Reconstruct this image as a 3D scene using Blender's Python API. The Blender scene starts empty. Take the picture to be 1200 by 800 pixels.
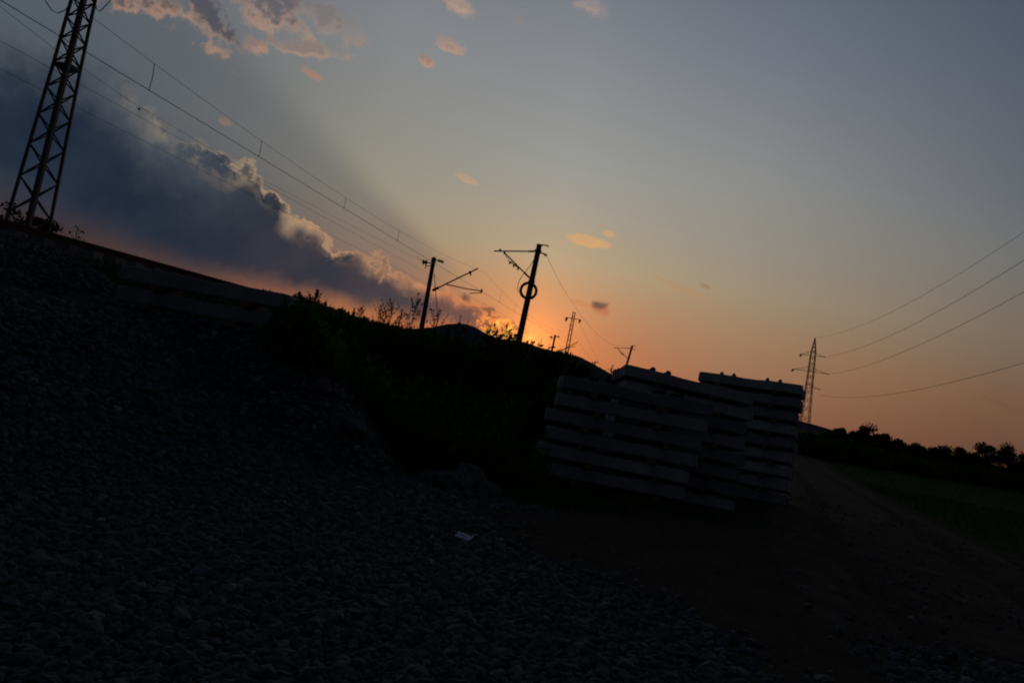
import bpy, math, random
import numpy as np
from mathutils import Vector, Matrix

C = bpy.context.scene
COL = C.collection
R = math.radians
rng = np.random.default_rng(7)
random.seed(7)

# ------------------------------------------------------------------ camera
EYE = 1.65
F = 1000.0                      # focal length in pixels of a 1200 wide picture
PITCH, ROLL = R(2.15), R(10.7)
_f = Vector((0, math.cos(PITCH), math.sin(PITCH)))
_r0 = Vector((1, 0, 0))
_u0 = Vector((0, -math.sin(PITCH), math.cos(PITCH)))
_r = math.cos(ROLL) * _r0 + math.sin(ROLL) * _u0
_u = -math.sin(ROLL) * _r0 + math.cos(ROLL) * _u0
cam_data = bpy.data.cameras.new('camera')
cam_data.sensor_width = 36
cam_data.lens = 36 * F / 1200
cam_data.clip_start = 0.05
cam_data.clip_end = 20000
cam = bpy.data.objects.new('camera', cam_data)
COL.objects.link(cam)
cam.matrix_world = Matrix(((_r.x, _u.x, -_f.x, 0), (_r.y, _u.y, -_f.y, 0), (_r.z, _u.z, -_f.z, EYE), (0, 0, 0, 1)))
C.camera = cam


def ray(px, py):
    return _f + _r * ((px - 600) / F) - _u * ((py - 400) / F)


def at(px, py, Y):
    """the point seen at a pixel, Y metres in front of the camera"""
    d = ray(px, py)
    return Vector((0, 0, EYE)) + d * (Y / d.y)


def azel(px, py):
    d = ray(px, py).normalized()
    return math.degrees(math.atan2(d.x, d.y)), math.degrees(math.asin(d.z))


# ------------------------------------------------------------------ render look
C.view_settings.view_transform = 'Standard'
C.view_settings.look = 'None'
C.view_settings.exposure = 0.0
C.view_settings.gamma = 1.0
C.view_settings.use_curve_mapping = False
C.render.engine = 'CYCLES'
C.cycles.filter_width = 2.0
C.cycles.max_bounces = 4
C.cycles.diffuse_bounces = 2
C.cycles.use_denoising = True


def lin(c):
    return tuple(((v / 255) / 12.92 if v / 255 <= .04045 else ((v / 255 + .055) / 1.055) ** 2.4) for v in c)


# ------------------------------------------------------------------ world: dusk sky
SUN_AZ, SUN_EL = azel(624, 399)
world = bpy.data.worlds.new('World')
C.world = world
world.use_nodes = True
NT = world.node_tree
NT.nodes.clear()


class G:
    """little helper that writes node graphs as expressions"""
    def __init__(s, nt):
        s.nt = nt

    def new(s, t, **kw):
        n = s.nt.nodes.new(t)
        for k, v in kw.items():
            setattr(n, k, v)
        return n

    def put(s, sock, v):
        if isinstance(v, bpy.types.NodeSocket):
            s.nt.links.new(v, sock)
        else:
            sock.default_value = v

    def m(s, op, a, b=0.0, c=None, clamp=False):
        n = s.new('ShaderNodeMath', operation=op, use_clamp=clamp)
        s.put(n.inputs[0], a)
        s.put(n.inputs[1], b)
        if c is not None:
            s.put(n.inputs[2], c)
        return n.outputs[0]

    def mr(s, v, a, b, lo=0.0, hi=1.0, smooth=False):
        n = s.new('ShaderNodeMapRange', clamp=True, interpolation_type='SMOOTHSTEP' if smooth else 'LINEAR')
        for i, x in enumerate((v, a, b, lo, hi)):
            s.put(n.inputs[i], x)
        return n.outputs[0]

    def ramp(s, fac, stops, interp='LINEAR'):
        n = s.new('ShaderNodeValToRGB')
        cr = n.color_ramp
        cr.interpolation = interp
        while len(cr.elements) < len(stops):
            cr.elements.new(1.0)
        for e, (p, c) in zip(cr.elements, stops):
            e.position = p
        for e, (p, c) in zip(cr.elements, stops):
            e.color = (*c, 1)
        s.put(n.inputs[0], fac)
        return n.outputs[0]

    def mix(s, fac, a, b, mode='MIX'):
        n = s.new('ShaderNodeMix', data_type='RGBA', blend_type=mode)
        s.put(n.inputs[0], fac)
        s.put(n.inputs[6], a if isinstance(a, bpy.types.NodeSocket) else (*a, 1))
        s.put(n.inputs[7], b if isinstance(b, bpy.types.NodeSocket) else (*b, 1))
        return n.outputs[2]

    def noise(s, vec, scale, detail=4, rough=.55, out=0, dist=0.0):
        n = s.new('ShaderNodeTexNoise')
        s.put(n.inputs['Vector'], vec)
        n.inputs['Scale'].default_value = scale
        n.inputs['Detail'].default_value = detail
        n.inputs['Roughness'].default_value = rough
        n.inputs['Distortion'].default_value = dist
        return n.outputs[out]


g = G(NT)
tc = g.new('ShaderNodeTexCoord')
nrm = g.new('ShaderNodeVectorMath', operation='NORMALIZE')
NT.links.new(tc.outputs['Generated'], nrm.inputs[0])
DIR = nrm.outputs[0]
sep = g.new('ShaderNodeSeparateXYZ')
NT.links.new(DIR, sep.inputs[0])
AZ = g.m('MULTIPLY', g.m('ARCTAN2', sep.outputs[0], sep.outputs[1]), 180 / math.pi)
EL = g.m('MULTIPLY', g.m('ARCSINE', sep.outputs[2]), 180 / math.pi)
ELF = g.m('DIVIDE', EL, 90.0, clamp=True)


def elramp(stops):
    return g.ramp(ELF, [(e / 90, lin(c)) for e, c in stops])


TOP = [(42, (34, 39, 50)), (62, (19, 23, 31)), (90, (13, 16, 23))]
r_back = elramp([(0, (22, 21, 27)), (6, (24, 24, 32)), (20, (21, 24, 34)), (50, (17, 20, 29)), (90, (13, 16, 23))])
r_l30 = elramp([(0, (46, 40, 42)), (3.5, (56, 46, 46)), (7, (66, 66, 72)), (12, (84, 92, 98)), (17, (100, 106, 111)), (26, (94, 101, 111))] + TOP)
r_l20 = elramp([(0, (92, 64, 55)), (2.5, (98, 70, 60)), (4.5, (90, 69, 65)), (8, (98, 92, 92)), (12, (116, 117, 114)), (17, (112, 116, 118)), (26, (106, 112, 121))] + TOP)
r_l10 = elramp([(0, (188, 104, 70)), (3, (158, 102, 72)), (6, (158, 128, 102)), (10, (152, 145, 126)), (15, (140, 139, 134)), (20, (131, 134, 137)), (27, (112, 118, 127))] + TOP)
r_mid = elramp([(0, (215, 116, 64)), (3, (198, 122, 78)), (6, (190, 146, 105)), (8, (181, 160, 128)), (11, (168, 158, 139)), (14, (154, 154, 149)), (22, (129, 133, 139)), (30, (98, 106, 118))] + TOP)
r_r14 = elramp([(0, (150, 98, 72)), (4.8, (161, 126, 96)), (8, (158, 141, 117)), (11, (148, 142, 130)), (15, (139, 140, 138)), (22.5, (112, 119, 130)), (30, (86, 95, 110))] + TOP)
r_r30 = elramp([(0, (100, 68, 54)), (3.7, (118, 88, 67)), (8, (122, 108, 93)), (12, (112, 112, 110)), (15.5, (100, 105, 112)), (24, (78, 87, 103)), (31, (62, 70, 86))] + TOP)
sky = g.mix(g.mr(AZ, -125, -33), r_back, r_l30)
sky = g.mix(g.mr(AZ, -30, -21), sky, r_l20)
sky = g.mix(g.mr(AZ, -21, -11), sky, r_l10)
sky = g.mix(g.mr(AZ, -11, 1.5), sky, r_mid)
sky = g.mix(g.mr(AZ, 1.5, 14), sky, r_r14)
sky = g.mix(g.mr(AZ, 14, 30), sky, r_r30)
sky = g.mix(g.mr(AZ, 33, 125), sky, r_back)

# rays fanning out of the sun between the cloud tops
DAZ = g.m('SUBTRACT', AZ, SUN_AZ)
DEL = g.m('SUBTRACT', EL, SUN_EL)
PHI = g.m('MULTIPLY', g.m('ARCTAN2', DEL, DAZ), 180 / math.pi)
RS = g.m('SQRT', g.m('ADD', g.m('MULTIPLY', DAZ, DAZ), g.m('MULTIPLY', DEL, DEL)))


def phi_of(px, py):
    a, e = azel(px, py)
    return math.degrees(math.atan2(e - SUN_EL, a - SUN_AZ))


p0 = phi_of(352, 140)
p1 = phi_of(250, 160)
wedge = g.m('MULTIPLY', g.mr(PHI, p0 - 5, p0 + 4.0, smooth=True), g.mr(PHI, p1 + 8, p1 + 22, 1, 0, smooth=True))
wedge = g.m('MULTIPLY', wedge, g.mr(RS, 4, 11, smooth=True))
sky = g.mix(g.m('MULTIPLY', wedge, .36), sky, lin((60, 72, 88)))

# warm glow round the sun
gl = g.m('EXPONENT', g.m('DIVIDE', RS, -2.0))
glc = g.new('ShaderNodeVectorMath', operation='SCALE')
glc.inputs[0].default_value = (.85, .25, .035)
g.put(glc.inputs['Scale'], gl)
sky = g.mix(1.0, sky, glc.outputs[0], 'ADD')
# the hot core on the ridge
core = g.m('EXPONENT', g.m('DIVIDE', g.m('SQRT', g.m('ADD', g.m('POWER', g.m('ADD', DAZ, .55), 2.0), g.m('MULTIPLY', g.m('MULTIPLY', DEL, DEL), 2.2))), -.75))
gcc = g.new('ShaderNodeVectorMath', operation='SCALE')
gcc.inputs[0].default_value = (1.2, .42, .09)
g.put(gcc.inputs['Scale'], core)

skytex = g.new('ShaderNodeTexSky', sky_type='NISHITA')
skytex.sun_disc = False
skytex.sun_elevation = R(0.4)
skytex.sun_rotation = R(SUN_AZ)
skytex.altitude = 200
nis = g.new('ShaderNodeVectorMath', operation='SCALE')
NT.links.new(skytex.outputs[0], nis.inputs[0])
nis.inputs['Scale'].default_value = .0012
sky = g.mix(1.0, sky, nis.outputs[0], 'ADD')

sky = g.mix(g.mr(EL, -.4, -2.0), sky, (.006, .005, .005))
# ---- the long cloud bank on the left
N1 = g.noise(DIR, 9, 5, .6)
N2 = g.noise(DIR, 34, 6, .62)
N3 = g.noise(DIR, 16, 4, .5)
W1 = g.m('SUBTRACT', N1, .5)
W2 = g.m('SUBTRACT', N2, .5)
W3 = g.m('SUBTRACT', g.noise(DIR, 85, 5, .65), .5)
vor = g.new('ShaderNodeTexVoronoi', feature='SMOOTH_F1')
wv = g.new('ShaderNodeVectorMath', operation='MULTIPLY_ADD')
nv = g.noise(DIR, 30, 3, .5, out=1)
NT.links.new(nv, wv.inputs[0])
wv.inputs[1].default_value = (.02, .02, .02)
NT.links.new(DIR, wv.inputs[2])
NT.links.new(wv.outputs[0], vor.inputs['Vector'])
vor.inputs['Scale'].default_value = 42
vor.inputs['Smoothness'].default_value = .25
PUFF = g.m('SUBTRACT', .5, vor.outputs['Distance'])


def azcurve(pts, scale=40.0, lo=-60.0, hi=20.0):
    """a curve el(az) through picture points, kept as a grey ramp"""
    q = sorted(azel(*p) for p in pts)
    stops = [((a - lo) / (hi - lo), (e / scale,) * 3) for a, e in q]
    f = g.m('DIVIDE', g.m('SUBTRACT', AZ, lo), hi - lo, clamp=True)
    return g.m('MULTIPLY', g.ramp(f, stops), scale)


top = azcurve([(-160, -60), (-60, -25), (0, 12), (60, 32), (100, 50), (132, 74), (165, 108), (200, 142), (245, 172), (300, 194), (335, 238), (372, 262),
               (400, 290), (440, 300), (470, 322), (512, 330), (548, 338), (570, 356), (592, 372), (608, 385), (640, 420)])
bot = azcurve([(-160, 160), (0, 205), (60, 234), (130, 268), (200, 300), (260, 319), (330, 333), (400, 349), (450, 360), (500, 374), (540, 383), (580, 391), (640, 440)])
edge = g.m('SUBTRACT', top, EL)
edge = g.m('ADD', edge, g.m('MULTIPLY', W1, 2.1))
edge = g.m('ADD', edge, g.m('MULTIPLY', W2, 2.6))
edge = g.m('ADD', edge, g.m('ADD', g.m('MULTIPLY', PUFF, 1.0), g.m('MULTIPLY', W3, 1.1)))
soft_l = g.mr(AZ, -30, -19, 1.7, .22)
m_top = g.mr(edge, 0, soft_l, smooth=True)
lowr = g.m('ADD', g.m('SUBTRACT', EL, bot), g.m('ADD', g.m('MULTIPLY', W1, 3.0), g.m('MULTIPLY', W2, .9)))
m_bot = g.mr(lowr, g.mr(AZ, -28, -5, -1.9, -.7), g.mr(AZ, -28, -5, 1.2, .4), smooth=True)
bank = g.m('MULTIPLY', g.m('MULTIPLY', m_top, m_bot), g.mr(AZ, .5, 3.0, 1, 0, smooth=True))
azf = g.m('DIVIDE', g.m('ADD', AZ, 40), 50, clamp=True)
zz = lambda a: (a + 40) / 50
body = g.ramp(azf, [(zz(-38), lin((30, 42, 58))), (zz(-28), lin((31, 41, 58))), (zz(-20), lin((37, 45, 59))), (zz(-13), lin((48, 51, 62))),
                    (zz(-8), lin((66, 62, 68))), (zz(-4), lin((98, 76, 72))), (zz(-1), lin((128, 84, 66))), (zz(2), lin((160, 90, 58)))])
body = g.mix(g.m('MULTIPLY', g.mr(N3, .42, .66), .20), body, g.ramp(azf, [(zz(-35), lin((62, 72, 86))), (zz(-20), lin((62, 62, 72))), (zz(-8), lin((112, 86, 78))), (zz(0), lin((205, 120, 76)))]))
rimc = g.ramp(azf, [(zz(-36), lin((70, 80, 92))), (zz(-28), lin((104, 106, 108))), (zz(-23.5), lin((160, 148, 128))), (zz(-15), lin((196, 160, 124))),
                    (zz(-8), lin((206, 146, 104))), (zz(-3), lin((236, 142, 84))), (zz(1), lin((255, 170, 80)))])
rimw = g.mr(AZ, -28, -8, 2.8, 1.25)
soft = g.m('MULTIPLY', g.m('SUBTRACT', 1.0, g.mr(edge, .6, 5.0, smooth=True)), g.mr(AZ, -17, -24))
body = g.mix(g.m('MULTIPLY', soft, .6), body, lin((92, 98, 104)))
rim = g.m('SUBTRACT', 1.0, g.mr(g.m('ADD', edge, g.m('MULTIPLY', W2, -3.0)), .1, rimw, smooth=True))
thin = g.m('SUBTRACT', 1.0, g.mr(g.m('ADD', edge, g.m('MULTIPLY', W3, 1.2)), .12, .75, smooth=True))
rim = g.m('MULTIPLY', rim, g.mr(g.m('ADD', N3, g.m('MULTIPLY', W3, .5)), .42, .57, .0, 1.0))
rim = g.m('MAXIMUM', rim, g.m('MULTIPLY', thin, g.mr(AZ, -27, -20, .2, .9)))
cloudc = g.mix(g.m('MULTIPLY', rim, .78), body, rimc)
sky = g.mix(g.m('MULTIPLY', bank, .97), sky, cloudc)


# ---- small loose clouds
def blob(px, py, w, h, ang, body_c, edge_c, op=.9, amp=1.0):
    """w, h: half sizes in picture pixels; ang: tilt in degrees"""
    global sky
    a, e = azel(px, py)
    k = math.degrees(1 / F)
    ca, sa = math.cos(R(ang)), math.sin(R(ang))
    x = g.m('SUBTRACT', AZ, a)
    y = g.m('SUBTRACT', EL, e)
    xr = g.m('ADD', g.m('MULTIPLY', x, ca / (w * k)), g.m('MULTIPLY', y, sa / (w * k)))
    yr = g.m('ADD', g.m('MULTIPLY', x, -sa / (h * k)), g.m('MULTIPLY', y, ca / (h * k)))
    r = g.m('SQRT', g.m('ADD', g.m('MULTIPLY', xr, xr), g.m('MULTIPLY', yr, yr)))
    d = g.m('SUBTRACT', 1.0, r)
    d = g.m('ADD', d, g.m('MULTIPLY', W2, 2.6 * amp))
    d = g.m('ADD', d, g.m('MULTIPLY', W1, 1.5 * amp))
    d = g.m('ADD', d, g.m('MULTIPLY', W3, 1.5 * amp))
    mask = g.mr(d, .0, .62, smooth=True)
    # the underside and the sunward edge are lit, the thick middle is grey
    sunw = g.m('SUBTRACT', yr, g.m('MULTIPLY', xr, .45))
    lit = g.mr(g.m('ADD', g.m('ADD', sunw, g.m('MULTIPLY', W3, 1.7)), g.m('MULTIPLY', d, 1.5)), .0, 1.35, smooth=True)
    col = g.mix(lit, lin(edge_c), lin(body_c))
    sky = g.mix(g.m('MULTIPLY', mask, op), sky, col)


PK, GY = (196, 132, 102), (84, 84, 92)
blob(172, 4, 66, 19, 6, (98, 88, 88), (172, 136, 116), .95)
blob(250, 32, 52, 22, -38, (82, 82, 90), (160, 130, 114), .97)
blob(318, 10, 58, 30, -14, (98, 95, 101), (166, 136, 120), .93)
blob(385, 26, 38, 24, -14, (124, 114, 112), (162, 138, 124), .65)
blob(350, 57, 58, 10, 4, (136, 120, 114), (172, 142, 122), .8)
blob(302, 54, 20, 12, 0, (140, 116, 108), (178, 138, 114), .8)
blob(366, 87, 15, 6, -12, (164, 124, 108), (178, 130, 110), .8, .5)
blob(502, 73, 17, 10, -12, (150, 122, 112), (194, 148, 122), .95, .7)
blob(527, 54, 20, 12, -12, (158, 134, 122), (192, 150, 126), .85, .8)
blob(536, 4, 26, 10, -12, (160, 140, 128), (186, 152, 132), .85, .7)
blob(694, 10, 26, 12, -15, (146, 138, 134), (182, 154, 138), .8, .8)
blob(607, 25, 10, 5, -12, (140, 128, 122), (150, 134, 124), .35, .6)
blob(264, 143, 9, 5, -10, (140, 112, 102), (160, 120, 104), .6, .5)
blob(545, 209, 18, 5, -12, (190, 158, 120), (210, 164, 116), .5, .5)
blob(688, 282, 27, 8, -2, (212, 164, 112), (226, 166, 106), .8, .5)
blob(712, 273, 10, 5, -6, (212, 164, 108), (224, 164, 104), .6, .5)
blob(703, 360, 15, 12, -20, (112, 84, 70), (196, 118, 80), .95, .5)
blob(682, 356, 16, 5, -12, (206, 128, 84), (220, 130, 82), .5, .5)
blob(800, 338, 50, 6, -14, (176, 138, 98), (186, 138, 96), .4, .5)
blob(826, 335, 9, 4, -14, (140, 112, 88), (160, 116, 84), .5, .4)
blob(572, 364, 17, 11, -18, (122, 82, 66), (240, 142, 78), .95, .6)
blob(545, 350, 16, 9, -22, (110, 78, 70), (220, 136, 84), .9, .7)
blob(600, 380, 18, 10, -12, (238, 140, 66), (255, 190, 86), .75, .8)
blob(583, 389, 20, 6, -10, (150, 88, 62), (250, 160, 76), .8, .8)
blob(1180, 476, 40, 4, -14, (104, 78, 66), (108, 80, 66), .3, .5)

fa, fe = azel(586, 385)
fk = math.degrees(1 / F)
fx = g.m('DIVIDE', g.m('SUBTRACT', AZ, fa), 46 * fk)
fy = g.m('DIVIDE', g.m('ADD', g.m('SUBTRACT', EL, fe), g.m('MULTIPLY', g.m('SUBTRACT', AZ, fa), .12)), 19 * fk)
fd = g.m('SUBTRACT', 1.0, g.m('SQRT', g.m('ADD', g.m('MULTIPLY', fx, fx), g.m('MULTIPLY', fy, fy))))
N5 = g.m('SUBTRACT', g.noise(DIR, 130, 4, .6, dist=.6), .5)
fv = g.m('ADD', g.m('ADD', g.m('MULTIPLY', W2, 1.5), g.m('MULTIPLY', N5, 2.6)), g.m('MULTIPLY', fx, .18))
fc = g.ramp(g.mr(fv, -.55, .5), [(0, lin((112, 82, 74))), (.34, lin((152, 94, 72))), (.5, lin((222, 126, 70))), (.72, lin((255, 158, 74))), (1, lin((255, 196, 92)))])
sky = g.mix(g.m('MULTIPLY', g.mr(g.m('ADD', fd, g.m('MULTIPLY', W3, 1.6)), .0, .5, smooth=True), .92), sky, fc)
total = g.mix(.5, sky, gcc.outputs[0], 'ADD')
bg = g.new('ShaderNodeBackground')
bg.inputs['Strength'].default_value = 1.0
NT.links.new(total, bg.inputs['Color'])
wo = g.new('ShaderNodeOutputWorld')
NT.links.new(bg.outputs[0], wo.inputs['Surface'])
world.cycles.sampling_method = 'MANUAL'
world.cycles.sample_map_resolution = 512

# the sun, already behind the ridge
sun_d = bpy.data.lights.new('sun', 'SUN')
sun_d.energy = 1.0
sun_d.angle = R(.5)
sun_d.color = (1.0, .55, .25)
sun = bpy.data.objects.new('sun', sun_d)
COL.objects.link(sun)
sun.rotation_euler = (R(90 - 0.4), 0, R(180 - SUN_AZ))
# ------------------------------------------------------------------ materials


def mat(name, build, rough=.9, spec=.2):
    m = bpy.data.materials.new(name)
    m.use_nodes = True
    nt = m.node_tree
    b = nt.nodes['Principled BSDF']
    b.inputs['Roughness'].default_value = rough
    b.inputs['Specular IOR Level'].default_value = spec
    q = G(nt)
    t = q.new('ShaderNodeTexCoord')
    col, hgt, strength = build(q, t.outputs['Object'])
    if isinstance(col, bpy.types.NodeSocket):
        nt.links.new(col, b.inputs['Base Color'])
    else:
        b.inputs['Base Color'].default_value = (*col, 1)
    if hgt is not None:
        bp = q.new('ShaderNodeBump')
        bp.inputs['Strength'].default_value = strength
        bp.inputs['Distance'].default_value = .03
        nt.links.new(hgt, bp.inputs['Height'])
        nt.links.new(bp.outputs[0], b.inputs['Normal'])
    return m


def two_tone(a, b, scale, detail=5, bump=.3, lo=.35, hi=.65):
    def f(q, v):
        n = q.noise(v, scale, detail, .6)
        return q.mix(q.mr(n, lo, hi), a, b), n, bump
    return f


def b_concrete(q, v):
    n = q.noise(v, 3.0, 6, .65)
    n2 = q.noise(v, 55, 3, .6)
    c = q.mix(q.mr(n, .35, .68), (.27, .27, .275), (.40, .395, .385))
    c = q.mix(q.m('MULTIPLY', q.mr(q.noise(v, 7, 5, .7), .58, .72), .6), c, (.15, .135, .12))
    oi = q.new('ShaderNodeObjectInfo')
    c = q.mix(1.0, c, q.ramp(oi.outputs['Random'], [(0, (.58, .57, .57)), (1, (1.05, 1.03, 1.0))]), 'MULTIPLY')
    return c, n2, .5


def b_attr(name, stops, scale=20, bump=.4):
    def f(q, v):
        a = q.new('ShaderNodeAttribute', attribute_name=name)
        n = q.noise(v, scale, 4, .6)
        c = q.ramp(a.outputs['Fac'], stops)
        c = q.mix(1.0, c, q.ramp(n, [(.3, (.7, .7, .7)), (.7, (1.2, 1.2, 1.2))]), 'MULTIPLY')
        return c, n, bump
    return f


def b_ground(q, v):
    at1 = q.new('ShaderNodeAttribute', attribute_name='gravel')
    at2 = q.new('ShaderNodeAttribute', attribute_name='dirt')
    at3 = q.new('ShaderNodeAttribute', attribute_name='ballast')
    n = q.noise(v, 1.3, 6, .65)
    nf = q.noise(v, 22, 4, .65)
    vo = q.new('ShaderNodeTexVoronoi')
    q.put(vo.inputs['Vector'], v)
    vo.inputs['Scale'].default_value = 17
    vo2 = q.new('ShaderNodeTexVoronoi', feature='DISTANCE_TO_EDGE')
    q.put(vo2.inputs['Vector'], v)
    vo2.inputs['Scale'].default_value = 17
    grass = q.mix(q.mr(n, .3, .7), (.022, .050, .010), (.048, .082, .018))
    grass = q.mix(q.m('MULTIPLY', q.mr(nf, .5, .75), .6), grass, (.075, .062, .03))
    dirt = q.mix(q.mr(n, .3, .7), (.044, .037, .030), (.085, .071, .057))
    dirt = q.mix(q.m('MULTIPLY', q.mr(nf, .52, .72), .6), dirt, (.15, .14, .125))
    sepc = q.new('ShaderNodeSeparateColor')
    q.put(sepc.inputs[0], vo.outputs['Color'])
    grav = q.ramp(sepc.outputs[0], [(0, (.05, .06, .066)), (.5, (.095, .108, .115)), (.8, (.12, .12, .118)), (1, (.2, .2, .2))])
    grav = q.mix(q.mr(vo2.outputs['Distance'], .0, .12), (.025, .026, .027), grav)
    c = q.mix(q.mr(q.m('ADD', at2.outputs['Fac'], q.m('MULTIPLY', q.m('SUBTRACT', n, .5), .8)), .35, .65), grass, dirt)
    c = q.mix(q.mr(q.m('ADD', at1.outputs['Fac'], q.m('MULTIPLY', q.m('SUBTRACT', nf, .5), .9)), .35, .65), c, grav)
    c = q.mix(q.mr(at3.outputs['Fac'], .3, .7), c, q.mix(.6, grav, (.075, .055, .045)))
    h = q.mix(at1.outputs['Fac'], nf, q.mr(vo2.outputs['Distance'], 0, .35))
    return c, h, .8


def b_leaf(c1, c2):
    def f(q, v):
        a = q.new('ShaderNodeAttribute', attribute_name='rnd')
        return q.mix(a.outputs['Fac'], c1, c2), None, 0
    return f


def b_timber(q, v):
    mp = q.new('ShaderNodeMapping')
    q.put(mp.inputs['Vector'], v)
    mp.inputs['Scale'].default_value = (9, 1.2, 9)
    n = q.noise(mp.outputs[0], 4, 5, .6)
    return q.mix(q.mr(n, .35, .65), (.16, .085, .035), (.34, .19, .085)), n, .4


def leaf_mat(name, c1, c2, rough=.9, trans=.45):
    m = mat(name, b_leaf(c1, c2), rough, .1)
    nt = m.node_tree
    b = nt.nodes['Principled BSDF']
    out = nt.nodes['Material Output']
    q = G(nt)
    tr = q.new('ShaderNodeBsdfTranslucent')
    src = b.inputs['Base Color'].links[0].from_socket
    q.put(tr.inputs['Color'], q.mix(1.0, src, (1.5, 2.0, .9), 'MULTIPLY'))
    mx = q.new('ShaderNodeMixShader')
    mx.inputs[0].default_value = trans
    nt.links.new(b.outputs[0], mx.inputs[1])
    nt.links.new(tr.outputs[0], mx.inputs[2])
    nt.links.new(mx.outputs[0], out.inputs['Surface'])
    return m


M = {}
M['ground'] = mat('ground', b_ground, 1.0, .02)
M['dirt'] = mat('dirt', two_tone((.040, .034, .029), (.098, .082, .068), 1.6, 8, 1.0), 1.0, .04)
M['stone'] = mat('stone', b_attr('rnd', [(0, (.036, .047, .054)), (.42, (.088, .106, .120)), (.72, (.13, .116, .106)), (.92, (.19, .19, .19)), (1, (.34, .34, .35))], 30, .5), .85, .3)
M['rock'] = mat('rock', two_tone((.10, .098, .10), (.19, .18, .175), 6, 8, .9), .9, .25)
M['concrete'] = mat('concrete', b_concrete, .9, .2)
M['pole'] = mat('pole_concrete', two_tone((.10, .095, .09), (.17, .16, .15), 4), .9, .2)
M['timber'] = mat('timber', b_timber, .85, .2)
M['steel'] = mat('steel', two_tone((.055, .055, .058), (.10, .098, .095), 14), .6, .4)
M['rust'] = mat('rust', two_tone((.05, .028, .02), (.09, .05, .034), 18, 6, .5), .85, .2)
M['wire'] = mat('wire', two_tone((.045, .045, .047), (.07, .07, .07), 30, 2, .1), .6, .4)
M['porcelain'] = mat('insulator', two_tone((.06, .03, .02), (.09, .045, .03), 20, 2, .1), .35, .5)
M['rubber'] = mat('cable_sheath', two_tone((.02, .02, .021), (.035, .035, .036), 12, 3, .2), .7, .3)
M['paper'] = mat('paper', two_tone((.75, .76, .80), (.85, .85, .88), 20, 3, .3), .8, .2)
M['weed'] = leaf_mat('weed', (.030, .068, .012), (.085, .125, .030))
M['weed2'] = mat('dry_weed', b_leaf((.03, .028, .012), (.075, .062, .03)), .9, .1)
M['grass'] = leaf_mat('grass', (.022, .060, .008), (.050, .105, .018), .9, .2)
M['leaf'] = leaf_mat('leaf', (.012, .022, .007), (.045, .06, .02))
M['bark'] = mat('bark', two_tone((.05, .038, .028), (.09, .07, .05), 14), .9, .15)
M['hill'] = mat('hill', two_tone((.060, .066, .068), (.110, .116, .120), .012, 6, .2), 1.0, .0)

# ------------------------------------------------------------------ mesh helpers


class MB:
    """collects shapes; build() links them as ONE mesh object"""
    def __init__(s):
        s.v, s.f = [], []

    def add(s, vs, fs):
        b = len(s.v)
        s.v += [tuple(x) for x in vs]
        s.f += [tuple(i + b for i in f) for f in fs]
        return s

    def box(s, c, size, rot=None, bev=0.0):
        x, y, z = (k / 2 for k in size)
        vs = [Vector((a * x, b * y, d * z)) for a in (-1, 1) for b in (-1, 1) for d in (-1, 1)]
        if rot is not None:
            vs = [rot @ p for p in vs]
        vs = [p + Vector(c) for p in vs]
        return s.add(vs, [(0, 1, 3, 2), (4, 6, 7, 5), (0, 4, 5, 1), (2, 3, 7, 6), (0, 2, 6, 4), (1, 5, 7, 3)])

    def tube(s, pts, r, n=6, r2=None, cap=True):
        pts = [Vector(p) for p in pts]
        k = len(pts)
        vs, fs = [], []
        ref = None
        for i, p in enumerate(pts):
            d = (pts[min(i + 1, k - 1)] - pts[max(i - 1, 0)]).normalized()
            if ref is None:
                ref = Vector((0, 0, 1)) if abs(d.z) < .8 else Vector((1, 0, 0))
            a = d.cross(ref)
            if a.length < 1e-4:
                a = d.cross(Vector((0, 1, 0)))
            a.normalize()
            b = d.cross(a).normalized()
            if callable(r):
                rr = r(i / max(1, k - 1))
            else:
                rr = r if r2 is None else r + (r2 - r) * i / max(1, k - 1)
            for j in range(n):
                t = 2 * math.pi * (j + .5) / n
                vs.append(p + a * (rr * math.cos(t)) + b * (rr * math.sin(t)))
        for i in range(k - 1):
            for j in range(n):
                fs.append((i * n + j, i * n + (j + 1) % n, (i + 1) * n + (j + 1) % n, (i + 1) * n + j))
        if cap:
            fs.append(tuple(range(n))[::-1])
            fs.append(tuple((k - 1) * n + j for j in range(n)))
        return s.add(vs, fs)

    def bar(s, a, b, w, h=None):
        """square bar"""
        return s.tube([a, b], w * .7071, 4)

    def ring(s, c, R_, r, ax, ay, n=36, m=7, turns=1):
        vs, fs = [], []
        ax, ay = Vector(ax).normalized(), Vector(ay).normalized()
        nz = ax.cross(ay)
        for i in range(n):
            t = 2 * math.pi * i / n
            d = ax * math.cos(t) + ay * math.sin(t)
            for j in range(m):
                u = 2 * math.pi * j / m
                vs.append(Vector(c) + d * (R_ + r * math.cos(u)) + nz * (r * math.sin(u)))
        for i in range(n):
            for j in range(m):
                fs.append((i * m + j, ((i + 1) % n) * m + j, ((i + 1) % n) * m + (j + 1) % m, i * m + (j + 1) % m))
        return s.add(vs, fs)

    def insul(s, a, b, r, k=4):
        """a ribbed insulator between two points"""
        a, b = Vector(a), Vector(b)
        pts, rad = [], []
        for i in range(k):
            for q, rr in ((.05, .45), (.3, 1), (.6, 1), (.95, .45)):
                pts.append(a.lerp(b, (i + q) / k))
                rad.append(r * rr)
        K = len(pts)
        return s.tube(pts, lambda t: rad[int(round(t * (K - 1)))], 7)

    def build(s, name, m, parent=None, smooth=False):
        me = bpy.data.meshes.new(name)
        me.from_pydata([tuple(v) for v in s.v], [], s.f)
        me.materials.append(M[m])
        if smooth:
            me.shade_smooth()
        me.update()
        return link(name, me, parent)


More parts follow.
